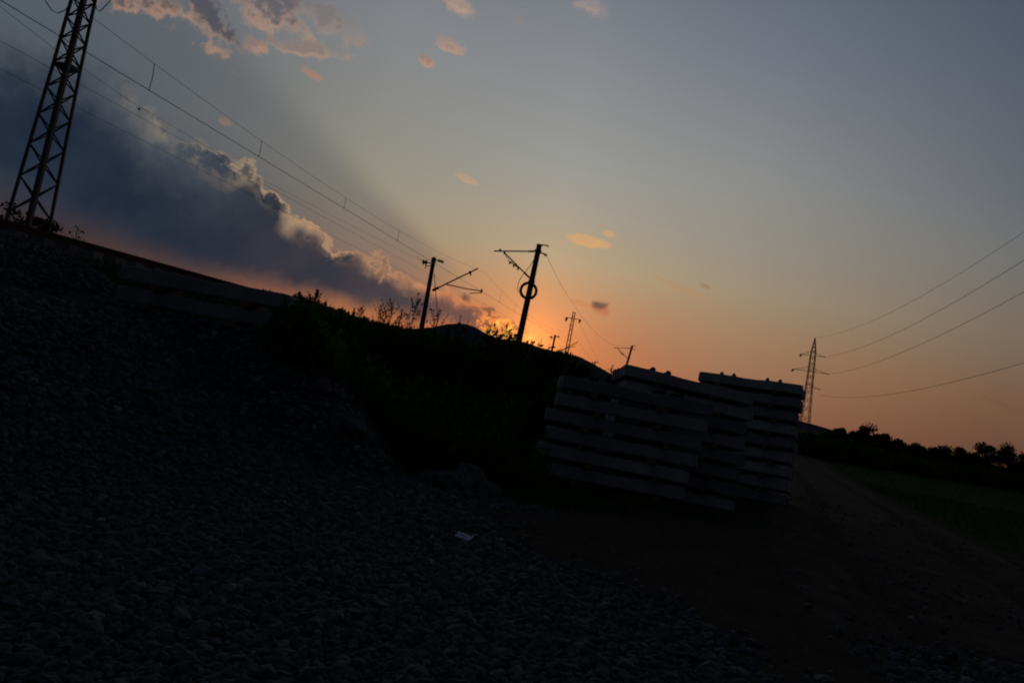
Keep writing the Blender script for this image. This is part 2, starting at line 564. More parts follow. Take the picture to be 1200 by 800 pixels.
def link(name, me, parent=None):
    o = bpy.data.objects.new(name, me)
    COL.objects.link(o)
    if parent is not None:
        o.parent = parent
    return o


def tag(o, label=None, cat=None, group=None, kind=None):
    for k, v in (('label', label), ('category', cat), ('group', group), ('kind', kind)):
        if v:
            o[k] = v
    return o


def thing(name, loc, label, cat, group=None, rot=(0, 0, 0)):
    o = bpy.data.objects.new(name, None)
    COL.objects.link(o)
    o.empty_display_size = .2
    o.location = loc
    o.rotation_euler = rot
    return tag(o, label, cat, group)


def copy_tree(o, parent=None):
    c = o.copy()
    COL.objects.link(c)
    if parent is not None:
        c.parent = parent
    for ch in list(o.children):
        copy_tree(ch, c)
    return c


def np_mesh(name, verts, faces_n, m, parent=None, attr=None, smooth=False):
    """verts (N,3); faces_n (K,q) with a constant corner count; attr: per-face 'rnd'"""
    me = bpy.data.meshes.new(name)
    K, q = faces_n.shape
    me.vertices.add(len(verts))
    me.vertices.foreach_set('co', np.asarray(verts, np.float32).ravel())
    me.loops.add(K * q)
    me.loops.foreach_set('vertex_index', np.asarray(faces_n, np.int32).ravel())
    me.polygons.add(K)
    me.polygons.foreach_set('loop_start', np.arange(0, K * q, q, dtype=np.int32))
    me.materials.append(M[m])
    if attr is not None:
        a = me.attributes.new('rnd', 'FLOAT', 'FACE')
        a.data.foreach_set('value', np.asarray(attr, np.float32))
    me.update(calc_edges=True)
    me.polygons.foreach_set('use_smooth', np.full(K, smooth))
    return link(name, me, parent)


# ------------------------------------------------------------------ terrain
TD = np.array((.187, .982))            # direction of the railway in plan
ND = np.array((-.982, .187))           # to its left
RAIL_TOP = EYE + .90


def rw(s, t, z):
    """point s metres left of the camera's line, t metres along the railway"""
    return Vector((ND[0] * s + TD[0] * t, ND[1] * s + TD[1] * t, z))


def smooth01(v, a, b):
    t = np.clip((v - a) / (b - a), 0, 1)
    return t * t * (3 - 2 * t)


_pr = np.random.default_rng(3)
_waves = [(_pr.uniform(-1, 1, 2), _pr.uniform(0, 6.28)) for _ in range(48)]


def wnoise(x, y, lo, hi):
    z = 0
    for i, (k, p) in enumerate(_waves):
        fr = lo * (hi / lo) ** (i / 47)
        kk = k / np.linalg.norm(k) * fr * 6.283
        z = z + np.sin(kk[0] * x + kk[1] * y + p) / (i + 6) * 1.0
    return z


D_C = at(227, 367, 12.2)                # middle of the low left pile


def heap_h(x, y):
    q = -.85 * x + .25 * y + .12 * wnoise(x, y, .12, .5)
    h = .60 * (q - 4.45)
    h = np.where(h < 1.25, h, 1.25 + .33 * (1 - np.exp(-(np.maximum(h, 1.25) - 1.25) / .33)))
    h = np.log1p(np.exp(np.clip(h * 7, -40, 40))) / 7          # soft toe
    back = 1 - smooth01(y, 11.9, 13.6)
    return h * back


def ground_h(x, y):
    x = np.asarray(x, float)
    y = np.asarray(y, float)
    s = ND[0] * x + ND[1] * y
    t = TD[0] * x + TD[1] * y
    base = .035 * wnoise(x, y, .05, .6) - .05 * smooth01(y, 8, 16)
    emb = (RAIL_TOP - .17) * smooth01(s, 5.2, 9.9) * (1 - .8 * smooth01(s, 24, 33))
    h = heap_h(x, y)
    lump = .035 * wnoise(x * 1.7, y * 1.7, .2, 2.0)
    z = np.maximum(base + lump * smooth01(h, .0, .3) + np.maximum(h, emb * .98), base)
    # the shelf the low pile rests on
    dx, dy = np.abs(x - D_C.x) - 1.35, np.abs(y - (D_C.y + .25)) - .40
    d = np.hypot(np.maximum(dx, 0), np.maximum(dy, 0))
    pad = (D_C.z - .09) - np.maximum(d - .1, 0) * .8
    z = np.where(d < .12, D_C.z - .09, np.maximum(z, pad))
    # bank rises slowly to the far right behind the trees
    far = np.hypot(x, y)
    z = z + .6 * smooth01(far, 60, 400) * wnoise(x * .02, y * .02, .05, .4)
    return z


def g1(x, y):
    return float(ground_h(np.array([x]), np.array([y]))[0])


def poly_dist(x, y, pts):
    d = np.full(np.shape(x), 1e9)
    w = np.zeros(np.shape(x))
    for (ax, ay, aw), (bx, by, bw) in zip(pts[:-1], pts[1:]):
        ex, ey = bx - ax, by - ay
        u = np.clip(((x - ax) * ex + (y - ay) * ey) / (ex * ex + ey * ey), 0, 1)
        dd = np.hypot(x - ax - u * ex, y - ay - u * ey)
        ww = aw + (bw - aw) * u
        upd = dd - ww < d - w
        d = np.where(upd, dd, d)
        w = np.where(upd, ww, w)
    return d - w


TRACK = [(3.4, -6, 2.0), (4.2, 3, 2.1), (5.4, 9, 2.5), (7.2, 15, 2.8), (9.2, 21, 2.3), (11.6, 30, 1.7), (16, 45, 1.6), (24, 70, 1.6), (40, 115, 1.6)]


def w_gravel(x, y):
    h = heap_h(x, y)
    toe = 3.3 - .16 * y - .02 * y * y                  # gravel lies thick left of this line
    edge = smooth01(toe - x + .8 * wnoise(x, y, .2, 1.2), -1.3, .8) * (1 - smooth01(y, 11.3, 12.6))
    left = smooth01(h, .02, .2)
    corner = smooth01(x - (2.2 + .1 * y) + .6 * wnoise(x, y, .2, 1.), -.2, .9) * (1 - smooth01(y, 5.5, 8.0)) * .75
    shelf = .0
    return np.clip(np.maximum(np.maximum(edge, left), corner), 0, 1)


def w_dirt(x, y):
    d = poly_dist(x, y, TRACK)
    near = (1 - smooth01(y, 14, 19)) * smooth01(x, -1.0, .5) * (1 - smooth01(x, 8.5, 10.5))
    return np.clip(np.maximum(1 - smooth01(d, -.3, .6), near), 0, 1)


n = 330
uu = np.linspace(-1, 1, n)
gx = np.sinh(uu * 8.3) * 9000 / np.sinh(8.3) * .95
gx = np.sign(uu) * (np.abs(gx) + 14 * np.abs(uu))
gy = gx + 7.0
X, Y = np.meshgrid(gx, gy)
Z = ground_h(X, Y)
idx = np.arange(n * n).reshape(n, n)
quads = np.stack([idx[:-1, :-1], idx[:-1, 1:], idx[1:, 1:], idx[1:, :-1]], -1).reshape(-1, 4)
go = np_mesh('ground', np.stack([X, Y, Z], -1).reshape(-1, 3), quads, 'ground', smooth=True)
tag(go, kind='structure')
S_ = ND[0] * X + ND[1] * Y
for nm, w in (('gravel', w_gravel(X, Y)), ('dirt', w_dirt(X, Y)), ('ballast', smooth01(S_, 8.7, 9.5) * (1 - smooth01(S_, 23, 26)))):
    a = go.data.attributes.new(nm, 'FLOAT', 'POINT')
    a.data.foreach_set('value', w.astype(np.float32).ravel())

# dirt track: a sheet draped over the ground, its edges sunk into it
ctr = []
for (ax, ay, aw), (bx, by, bw) in zip(TRACK[:-1], TRACK[1:]):
    k = max(4, int(math.hypot(bx - ax, by - ay) / .35))
    for i in range(k):
        u = i / k
        ctr.append((ax + (bx - ax) * u, ay + (by - ay) * u, aw + (bw - aw) * u))
ctr = np.array(ctr)
ker = np.ones(21) / 21
sm = np.stack([np.convolve(np.pad(ctr[:, i], 10, mode='edge'), ker, 'valid') for i in range(3)], 1)
tan = np.gradient(sm[:, :2], axis=0)
tan /= np.linalg.norm(tan, axis=1)[:, None]
nor = np.stack([tan[:, 1], -tan[:, 0]], 1)
cross = np.linspace(-1, 1, 25)
TX = sm[:, None, 0] + nor[:, None, 0] * sm[:, None, 2] * cross
TY = sm[:, None, 1] + nor[:, None, 1] * sm[:, None, 2] * cross
rut = -.06 * (np.exp(-((np.abs(cross) - .42) / .13) ** 2))
edge_drop = -.10 * smooth01(np.abs(cross), .72, 1.0)
TZ = ground_h(TX, TY) + .035 + rut[None, :] * .9 + edge_drop[None, :] + .022 * wnoise(TX, TY, .3, 3)
k_, c_ = TX.shape
idx = np.arange(k_ * c_).reshape(k_, c_)
quads = np.stack([idx[:-1, :-1], idx[:-1, 1:], idx[1:, 1:], idx[1:, :-1]], -1).reshape(-1, 4)
tag(np_mesh('dirt_track', np.stack([TX, TY, TZ], -1).reshape(-1, 3), quads, 'dirt', smooth=True), kind='structure')

# hills
ridge_px = [(-700, 260), (-300, 318), (0, 318), (200, 350), (330, 366), (400, 378), (440, 383), (475, 386), (505, 383), (525, 380), (542, 379), (556, 383), (570, 391), (584, 396), (602, 398),
            (618, 401), (632, 407), (648, 411), (664, 414), (678, 417), (694, 425), (710, 434), (724, 442), (760, 455), (820, 470), (900, 484), (945, 495), (965, 504), (1000, 513), (1060, 527), (1200, 552), (1700, 650)]
HD = 3200.0
rx, rz = [], []
for p in ridge_px:
    w = at(p[0], p[1], HD)
    rx.append(w.x)
    rz.append(w.z)
hx = np.linspace(-5200, 5200, 900)
hz = np.interp(hx, rx, rz)
hz = np.maximum(hz + wnoise(hx * .01, 0 * hx, .3, 8) * 3.2, 4)
rows = []
prof = [(-900, -.05), (-700, .12), (-480, .32), (-300, .58), (-160, .8), (-60, .95), (0, 1.0), (120, .93), (400, .7), (900, .3), (1500, -.05)]
hv = []
for dy, k in prof:
    wob = 1 + .10 * wnoise(hx * .006, dy * .006 + 0 * hx, .4, 6) * (1 - abs(k)) * (1 if 0 < k < 1 else 0)
    hv.append(np.stack([hx, HD + dy + 0 * hx, hz * k * wob - (20 if k < 0 else 0)], -1))
hv = np.array(hv)
a_, b_ = hv.shape[:2]
idx = np.arange(a_ * b_).reshape(a_, b_)
quads = np.stack([idx[:-1, :-1], idx[:-1, 1:], idx[1:, 1:], idx[1:, :-1]], -1).reshape(-1, 4)
tag(np_mesh('hills', hv.reshape(-1, 3), quads, 'hill', smooth=True), kind='structure')


# ------------------------------------------------------------------ scattered stuff
def euler_mats(n_, r_):
    q = r_.normal(size=(n_, 4))
    q /= np.linalg.norm(q, axis=1)[:, None]
    w, x, y, z = q.T
    return np.stack([1 - 2 * (y * y + z * z), 2 * (x * y - z * w), 2 * (x * z + y * w),
                     2 * (x * y + z * w), 1 - 2 * (x * x + z * z), 2 * (y * z - x * w),
                     2 * (x * z - y * w), 2 * (y * z + x * w), 1 - 2 * (x * x + y * y)], -1).reshape(n_, 3, 3)


ph = (1 + 5 ** .5) / 2
ICO = np.array([(-1, ph, 0), (1, ph, 0), (-1, -ph, 0), (1, -ph, 0), (0, -1, ph), (0, 1, ph), (0, -1, -ph), (0, 1, -ph), (ph, 0, -1), (ph, 0, 1), (-ph, 0, -1), (-ph, 0, 1)]) / math.sqrt(1 + ph * ph)
ICF = np.array([(0, 11, 5), (0, 5, 1), (0, 1, 7), (0, 7, 10), (0, 10, 11), (1, 5, 9), (5, 11, 4), (11, 10, 2), (10, 7, 6), (7, 1, 8), (3, 9, 4), (3, 4, 2), (3, 2, 6), (3, 6, 8), (3, 8, 9), (4, 9, 5), (2, 4, 11), (6, 2, 10), (8, 6, 7), (9, 8, 1)])


def stones(name, x, y, r, sink=.15, squash=.7):
    k = len(x)
    v = ICO[None] * (1 + rng.normal(0, .20, (k, 12, 1))) + rng.normal(0, .06, (k, 12, 3))
    v *= rng.uniform(.55, 1.3, (k, 1, 3))
    v = np.einsum('kij,knj->kni', euler_mats(k, rng), v)
    v[:, :, 2] *= squash
    v *= r[:, None, None]
    v[:, :, 0] += x[:, None]
    v[:, :, 1] += y[:, None]
    on_track = np.where(poly_dist(x, y, TRACK) < -.4, .035, 0.0)
    v[:, :, 2] += (ground_h(x, y) + on_track + r * (.5 - sink - .2))[:, None]
    f = (ICF[None] + 12 * np.arange(k)[:, None, None]).reshape(-1, 3)
    col = np.repeat(rng.beta(2, 2.2, k), 20)
    return np_mesh(name, v.reshape(-1, 3), f, 'stone', attr=col)


def wedge_pts(k, y0, y1, margin=.9):
    y = np.sqrt(rng.uniform(y0 * y0, y1 * y1, k))
    x = rng.uniform(-1, 1, k) * (.72 * y + margin)
    return x, y


xs, ys, rs = [], [], []
for y0, y1, dens, r0, r1 in ((1.2, 4.5, 700, .014, .078), (4.5, 8, 520, .018, .088), (8, 13.2, 290, .023, .100)):
    area = (.72 * (y1 * y1 - y0 * y0) + 2 * .9 * (y1 - y0))
    x, y = wedge_pts(int(area * dens), y0, y1)
    keep = rng.uniform(0, 1, len(x)) < w_gravel(x, y) ** 1.3
    xs.append(x[keep]); ys.append(y[keep])
    rs.append(r0 + (r1 - r0) * rng.beta(1.1, 4.2, keep.sum()))
# loose stones on the dirt
x, y = wedge_pts(26000, 2.5, 22)
keep = rng.uniform(0, 1, len(x)) < w_dirt(x, y) * np.clip(.22 + .5 * wnoise(x, y, .15, 1.2) + .6 * smooth01(x - .40 * y, .1, 1.2) * (1 - smooth01(y, 9, 14)), .04, .95)
xs.append(x[keep]); ys.append(y[keep]); rs.append(.007 + .055 * rng.beta(1.0, 5.5, keep.sum()))
bx_ = rng.normal(0, 1, (420, 2)) * np.array((1.0, .28)) + np.array((-1.25, 11.45))
xs.append(bx_[:, 0]); ys.append(bx_[:, 1] - .25 * (bx_[:, 0] + 1.25)); rs.append(.02 + .11 * rng.beta(1.1, 4, 420))
tag(stones('gravel', np.concatenate(xs), np.concatenate(ys), np.concatenate(rs)), 'loose blue grey crushed stone heaped over the foreground', 'gravel', kind='stuff')


def blades(name, x, y, h, w, m, lean=.35, zoff=0):
    """bent grass blades: two quads each"""
    k = len(x)
    z = ground_h(x, y) - .02 + zoff
    a = rng.uniform(0, 6.283, k)
    dirx, diry = np.cos(a), np.sin(a)
    b = rng.uniform(0, 6.283, k)
    lx, ly = np.cos(b) * lean * h * rng.uniform(.2, 1.3, k), np.sin(b) * lean * h * rng.uniform(.2, 1.3, k)
    v = np.zeros((k, 6, 3))
    for i, (tt, ww, bb) in enumerate(((0, 1, 0), (.55, .8, .32), (1, .12, 1))):
        for j, sg in enumerate((-1, 1)):
            v[:, 2 * i + j, 0] = x + sg * dirx * w * ww * .5 + lx * bb
            v[:, 2 * i + j, 1] = y + sg * diry * w * ww * .5 + ly * bb
            v[:, 2 * i + j, 2] = z + h * tt * (1 - .15 * bb)
    f = np.array([(0, 1, 3, 2), (2, 3, 5, 4)])
    f = (f[None] + 6 * np.arange(k)[:, None, None]).reshape(-1, 4)
    return np_mesh(name, v.reshape(-1, 3), f, m, attr=np.repeat(rng.uniform(0, 1, k), 2))


def leaf_cloud(ctr, nrm_size, asp=.55):
    """random leaf quads (diamonds) round the given centres -> verts, faces"""
    k = len(ctr)
    mts = euler_mats(k, rng)
    base = np.array([(-1, 0, 0), (0, -asp, .12), (1, 0, 0), (0, asp, .12)])
    v = np.einsum('kij,nj->kni', mts, base) * nrm_size[:, None, None] + ctr[:, None, :]
    f = np.arange(4 * k).reshape(k, 4)
    return v.reshape(-1, 3), f


def near_stack(x, y):
    return (x > .15) & (x < 8) & (y > 13.9) & (y < 19.6) & (x > (y - 14) * .5 - .1) | (np.abs(x - D_C.x) < 1.5) & (np.abs(y - D_C.y - .2) < .55)


_sk = sorted(azel(*p_) for p_ in ((-200, 235), (0, 268), (100, 294), (200, 328), (240, 334), (300, 343), (350, 349), (380, 358), (420, 372), (470, 385), (520, 389), (560, 393), (600, 402), (640, 410), (690, 427), (720, 436), (760, 440)))
SK_A, SK_E = np.array([q[0] for q in _sk]), np.array([q[1] for q in _sk])


def skyline_room(x, y, z, extra=0.0):
    """how tall a plant may grow here before it would top the bank's ragged outline"""
    a = np.degrees(np.arctan2(x, y))
    e = np.interp(a, SK_A, SK_E) + extra
    return EYE + np.hypot(x, y) * np.tan(np.radians(e)) - z


# short grass on the verge, along the field and on the bank
gxs, gys, ghs = [], [], []
for k, y0, y1, hh in ((26000, 8, 16, (.05, .22)), (30000, 14, 34, (.12, .4)), (20000, 30, 70, (.08, .24))):
    x, y = wedge_pts(k, y0, y1, 1.2)
    wg, wd = w_gravel(x, y), w_dirt(x, y)
    s_ = ND[0] * x + ND[1] * y
    pr = (1 - wg) ** 2 * np.clip(1 - wd * 1.08, 0, 1) * (s_ < 9.4)
    keep = (rng.uniform(0, 1, k) < pr) & ~near_stack(x, y)
    gxs.append(x[keep]); gys.append(y[keep]); ghs.append(rng.uniform(*hh, keep.sum()) * np.where(x[keep] > .3 * y[keep], .5, 1.0))
# tufts on the toe of the gravel in front of the stack
x = rng.normal(.6, .55, 2600); y = rng.normal(12.8, .6, 2600)
gxs.append(x); gys.append(y); ghs.append(rng.uniform(.05, .24, 2600))
t_ = rng.uniform(15, 60, 9000); s_ = rng.normal(9.5, .3, 9000)
p = ND[None] * s_[:, None] + TD[None] * t_[:, None]
gxs.append(p[:, 0]); gys.append(p[:, 1]); ghs.append(rng.uniform(.15, .5, 9000))
x = rng.normal(2.2, .9, 900); y = rng.normal(13.8, .25, 900)
gxs.append(x); gys.append(y); ghs.append(rng.uniform(.05, .2, 900))
# fringe beside the rail
t_ = rng.uniform(11, 90, 7000); s_ = rng.normal(9.75, .22, 7000)
p = ND[None] * s_[:, None] + TD[None] * t_[:, None]
kk = rng.uniform(0, 1, 7000) < np.clip((t_ - 13) / 9, .02, 1)
gxs.append(p[kk, 0]); gys.append(p[kk, 1]); ghs.append(rng.uniform(.08, .36, kk.sum()))
X_, Y_, H_ = map(np.concatenate, (gxs, gys, ghs))
room = skyline_room(X_, Y_, ground_h(X_, Y_), .12 + .35 * rng.uniform(0, 1, len(X_)) ** 3)
ok = (room > .03) | (X_ > .3 * Y_)
X_, Y_, H_ = X_[ok], Y_[ok], np.where(X_ > .15 * Y_, H_, np.minimum(H_, room))[ok]
for (qx, qy, qd), sx_, k_n in (((462, 392, 19), .45, 420), ((490, 394, 18.8), .3, 220), ((378, 366, 21.5), .35, 160), ((420, 380, 20.3), .4, 160), ((590, 402, 17.6), .45, 300), ((525, 394, 18.3), .5, 160)):
    q = at(qx, qy, qd)
    x = q.x + rng.normal(0, sx_, k_n); y = q.y + rng.normal(0, .4, k_n)
    X_ = np.append(X_, x); Y_ = np.append(Y_, y)
    H_ = np.append(H_, np.maximum(.15, skyline_room(x, y, ground_h(x, y)) + .30 * rng.beta(1.2, 3, k_n)))
tag(blades('grass', X_, Y_, H_, .008 + .0009 * Y_ * rng.uniform(.6, 1.3, len(X_)), 'grass'), 'dark green grass on the verges, bank and field', 'grass', kind='stuff')

# the dense weeds that cover the side of the embankment
wx, wy, wh = [], [], []
k = 5200
y = 12.6 + 40 * rng.beta(1, 2.2, k)
x = y * rng.uniform(-.42, .065, k)
s_ = ND[0] * x + ND[1] * y
keep = (s_ < 9.4) & (heap_h(x, y) < .12) & (w_gravel(x, y) < .4) & ~near_stack(x, y)
wx.append(x[keep]); wy.append(y[keep])
k = 900
y = rng.uniform(20, 42, k); x = y * rng.uniform(.07, .16, k)
wx.append(x); wy.append(y)
e_ = at(334, 392, 11.9)
wx.append(e_.x + rng.normal(.24, .16, 150)); wy.append(e_.y + rng.normal(.10, .22, 150))
wx, wy = np.concatenate(wx), np.concatenate(wy)
s_ = ND[0] * wx + ND[1] * wy
wh = rng.uniform(.55, 1.25, len(wx)) * np.clip(.45 + (wy - 12.4) / 4.5, .45, 1.0)
wh *= np.where(s_ > 6.0, .75, 1.15)
wh[-1050:-900] *= .75
room = skyline_room(wx, wy, ground_h(wx, wy), .1 * rng.normal(0, 1, len(wx)))
ok = room > .15
wx, wy, wh = wx[ok], wy[ok], np.minimum(wh, room)[ok]
nl = 26
tt = rng.uniform(.08, 1, (len(wx), nl))
spread = .22 * (1.1 - tt)
cx = wx[:, None] + rng.normal(0, 1, tt.shape) * spread
cy = wy[:, None] + rng.normal(0, 1, tt.shape) * spread
cz = ground_h(wx, wy)[:, None] + tt * wh[:, None]
ctrs = np.stack([cx, cy, cz], -1).reshape(-1, 3)
v, f = leaf_cloud(ctrs, (rng.uniform(.03, .085, len(ctrs)) * (1 + .012 * np.repeat(wy, nl))), .34)
tag(np_mesh('undergrowth', v, f, 'weed', attr=np.clip(np.repeat(rng.uniform(0, .8, len(wx)), nl) + rng.uniform(-.2, .2, len(ctrs)), 0, 1)),
    'dense dark weeds covering the side of the embankment', 'undergrowth', kind='stuff')


# ------------------------------------------------------------------ plants that can be told apart
def tall_weed(px, py, Y, label, bushy=1.0, lean=0.0):
    tip = at(px, py, Y)
    bx = tip.x - lean * .5
    by = Y + rng.uniform(-.1, .1)
    bz = g1(bx, by) - .03
    h = max(.5, tip.z - bz)
    t = thing('tall_weed', (bx, by, bz), label, 'weed', 'tall weeds along the skyline')
    st = MB()
    bend = Vector((lean * .5, 0, 0))
    P = lambda u: Vector((bend.x * u * u, .05 * math.sin(3 * u), h * u))
    st.tube([P(i / 6) for i in range(7)], .010 * (Y / 18), 5, .004 * (Y / 18))
    lv = []
    nb = int(12 * bushy) + 3
    for i in range(nb):
        u = .32 + .62 * i / nb
        a = rng.uniform(0, 6.28)
        L = (1.04 - u) * h * .46 * rng.uniform(.6, 1.2) * bushy
        p = P(u)
        q = p + Vector((math.cos(a) * L * .55, math.sin(a) * L * .55, L))
        st.tube([p, p.lerp(q, .5) + Vector((math.cos(a), math.sin(a), 0)) * .02, q], .004 * (Y / 18), 4, .002 * (Y / 18))
        for j in range(26):
            w = rng.uniform(.2, 1.05)
            lv.append(p.lerp(q, w) + Vector(rng.normal(0, .020 * (1.25 - w) * (Y / 18), 3)))
    for j in range(int(70 * bushy)):
        u = rng.uniform(.5, 1.0)
        lv.append(P(u) + Vector(rng.normal(0, .05 * (1.12 - u), 3)))
    for j in range(26):
        u = rng.uniform(.15, .6)
        lv.append(P(u) + Vector(rng.normal(0, .09, 3)))
    st.build('stem', 'weed2', t)
    lv = np.array([tuple(q) for q in lv])
    v, f = leaf_cloud(lv, rng.uniform(.014, .040, len(lv)) * (Y / 18), .30)
    np_mesh('foliage', v, f, 'weed2', t, attr=rng.uniform(0, 1, len(lv)))  # feathery seed heads on the branches plus the stem leaves, one mesh
    return t


WEEDS = [
    (351, 346, 22, .8, -.1, 'thin short weed stalk, leftmost on the embankment skyline right of the low pile'),
    (374, 340, 21, 1.3, .25, 'leaning feathery weed with the tallest tip near the end of the embankment skyline'),
    (383, 352, 21, .7, .15, 'small weed stalk close beside the leaning feathery weed on the skyline'),
    (402, 358, 20, .6, .15, 'bare slanting weed blade alone on the skyline right of the leaning feathery weed'),
    (415, 360, 20, .6, .2, 'thin slanting weed blade, second of the two bare ones on the skyline'),
    (426, 357, 20, 1.0, .12, 'bushy short weed just right of the two bare slanting blades'),
    (451, 358, 19, 1.5, .12, 'dense bushy weed, leftmost of the thick clump left of the round pole'),
    (462, 349, 19, 1.4, .02, 'tall upright feathery weed in the middle of the thick clump'),
    (471, 362, 19, 1.0, -.05, 'low feathery weed inside the clump beside the tall upright one'),
    (481, 361, 19, .9, .0, 'slender weed in the gap of the clump left of the round pole'),
    (491, 343, 18.5, 1.4, .12, 'tallest branching weed, its tip just left of the round concrete pole'),
    (515, 360, 18, 1.5, .04, 'dense upright weed just right of the foot of the round pole'),
    (529, 374, 18, .8, .05, 'low thin weed between the dense upright one and the hill top'),
    (540, 369, 18, .8, .15, 'slanting weed before the rounded hill top'),
    (549, 374, 18, .8, .1, 'thin weed stalk over the right shoulder of the rounded hill'),
    (561, 381, 18, .7, .1, 'short weed on the dip of the ridge left of the sun glow'),
    (576, 379, 17.5, 1.2, -.05, 'leafy weed in front of the bright orange clouds'),
    (596, 377, 17.5, 1.5, .22, 'broad leafy weed bending right beside the mast with the cable coil'),
    (604, 392, 17.5, 1.4, .1, 'low leafy weed at the foot of the mast with the cable coil'),
    (635, 396, 17.5, .9, .05, 'fine weed right of the sun glow, left of the short dark pole'),
    (644, 402, 17.5, .8, .1, 'small fine weed at the foot of the short dark pole'),
    (712, 436, 22, .8, -.1, 'bent thin weed, leftmost of those before the pale hill beside the stacks'),
    (718, 428, 22, 1.0, .02, 'tallest weed of those beside the top left corner of the middle stack'),
    (725, 431, 22, 1.0, .06, 'bushy weed touching the top left corner of the middle stack'),
    (700, 442, 22, .9, -.1, 'low weed near the short far pole before the pale hill'),
]
for px, py, Yd, bs, ln, lab in WEEDS:
    tall_weed(px, py, Yd, lab, bs, ln)


def woody(name, loc, h, w, label, cat, group, nleaf, leaf, clumps=14, trunk_h=.25, part=('crown', 'trunk'), sparse=1.0, m='leaf'):
    """a trunk with limbs that carry uneven clumps of leaves"""
    t = thing(name, loc, label, cat, group)
    tb = MB()
    r0 = max(.02, .035 * h * .5)
    lean = rng.normal(0, .04 * h, 2)
    tb.tube([(0, 0, -.15), (lean[0] * .3, lean[1] * .3, h * trunk_h), (lean[0], lean[1], h * .8)], lambda u: r0 * (1 - .8 * u), 7)
    pts = []
    for i in range(clumps):
        u = rng.uniform(trunk_h, 1) if i else .92
        a = rng.uniform(0, 6.28)
        prof_ = math.sin(min(1, (u - trunk_h * .6) / (1 - trunk_h * .6)) * 2.6 + .25)
        rr = w * .5 * max(.15, prof_) * rng.uniform(.35, 1.0)
        c = Vector((lean[0] * u + math.cos(a) * rr, lean[1] * u + math.sin(a) * rr, h * u * .93))
        s0 = Vector((lean[0] * u * .6, lean[1] * u * .6, h * max(trunk_h * .7, u * .62)))
        tb.tube([s0, s0.lerp(c, .5) + Vector((0, 0, .03 * h)), c], lambda q: r0 * .42 * (1 - .75 * q), 5)
        cr = rng.uniform(.12, .24) * min(w, h)
        k = int(nleaf / clumps * rng.uniform(.5, 1.4) * sparse)
        d = rng.normal(0, 1, (k, 3))
        d /= np.linalg.norm(d, axis=1)[:, None]
        rad = cr * rng.uniform(0, 1, (k, 1)) ** .45 * np.array([1.1, 1.1, .8])
        q = np.array(tuple(c)) + d * rad
        q[:, 2] = np.maximum(q[:, 2], .02)
        pts.append(q)
    pts = np.concatenate(pts)
    v, f = leaf_cloud(pts, rng.uniform(.6, 1.3, len(pts)) * leaf, .5)
    np_mesh(part[0], v, f, m, t, attr=np.clip(pts[:, 2] * 0 + rng.uniform(0, 1, len(pts)), 0, 1))
    tb.build(part[1], 'bark', t)
    return t


def plant_at(px, py_top, Yd):
    """ground point under a pixel column and the height that reaches py_top"""
    p = at(px, py_top, Yd)
    z = g1(p.x, p.y)
    return Vector((p.x, p.y, z)), p.z - z


BUSH = [
    (576, 398, 19.5, 1.9, 'low dark bush below the bright orange clouds, left of the coil mast'),
    (612, 404, 20, 2.0, 'dark round bush at the foot of the mast with the cable coil'),
    (643, 409, 20.5, 1.6, 'dark bush below the short dark pole'),
    (668, 415, 20, 1.5, 'dark bush below the far lattice mast, left of the pale hill'),
    (682, 419, 20, .8, 'narrow pointed bush, rightmost of the dark bushes before the pale hill'),
    (540, 396, 18.5, 1.9, 'broad dark bush right of the foot of the round pole'),
    (500, 392, 18.5, 1.9, 'broad dark bush at the foot of the round pole'),
    (455, 388, 19.0, 1.8, 'low dark bush under the thick clump of tall weeds'),
    (640, 470, 16.2, 1.4, 'dark bush right behind the left end of the nearest stack'),
    (700, 446, 21, 1.5, 'low bush under the pale hill beside the middle stack'),
]
for px, py, Yd, w, lab in BUSH:
    loc, h = plant_at(px, py, Yd)
    woody('bush', loc, max(.6, h), w, lab, 'bush', 'dark bushes along the embankment', 2400, .06, 18, .12, ('foliage', 'stem'))

loc, h = plant_at(597, 380, 17.2)
woody('bush', loc, h, 1.3, 'leafy bush standing against the brightest glow left of the coil mast', 'bush', 'dark bushes along the embankment', 900, .05, 14, .55, ('foliage', 'stem'))
loc, h = plant_at(14, 232, 19.5)
woody('bush', loc, h, .9, 'twiggy bush at the left edge beside the big lattice mast', 'bush', 'bushes on the embankment top', 420, .05, 14, .15, ('foliage', 'stem'), 1.0)
loc, h = plant_at(52, 257, 19.2)
woody('bush', loc, h, 1.1, 'low leafy bush round the foot of the big lattice mast', 'bush', 'bushes on the embankment top', 1100, .045, 14, .1, ('foliage', 'stem'))
loc, h = plant_at(93, 261, 20.5)
woody('sapling', loc, h, .45, 'small bare sapling right of the big lattice mast on the skyline', 'sapling', None, 60, .035, 8, .3)

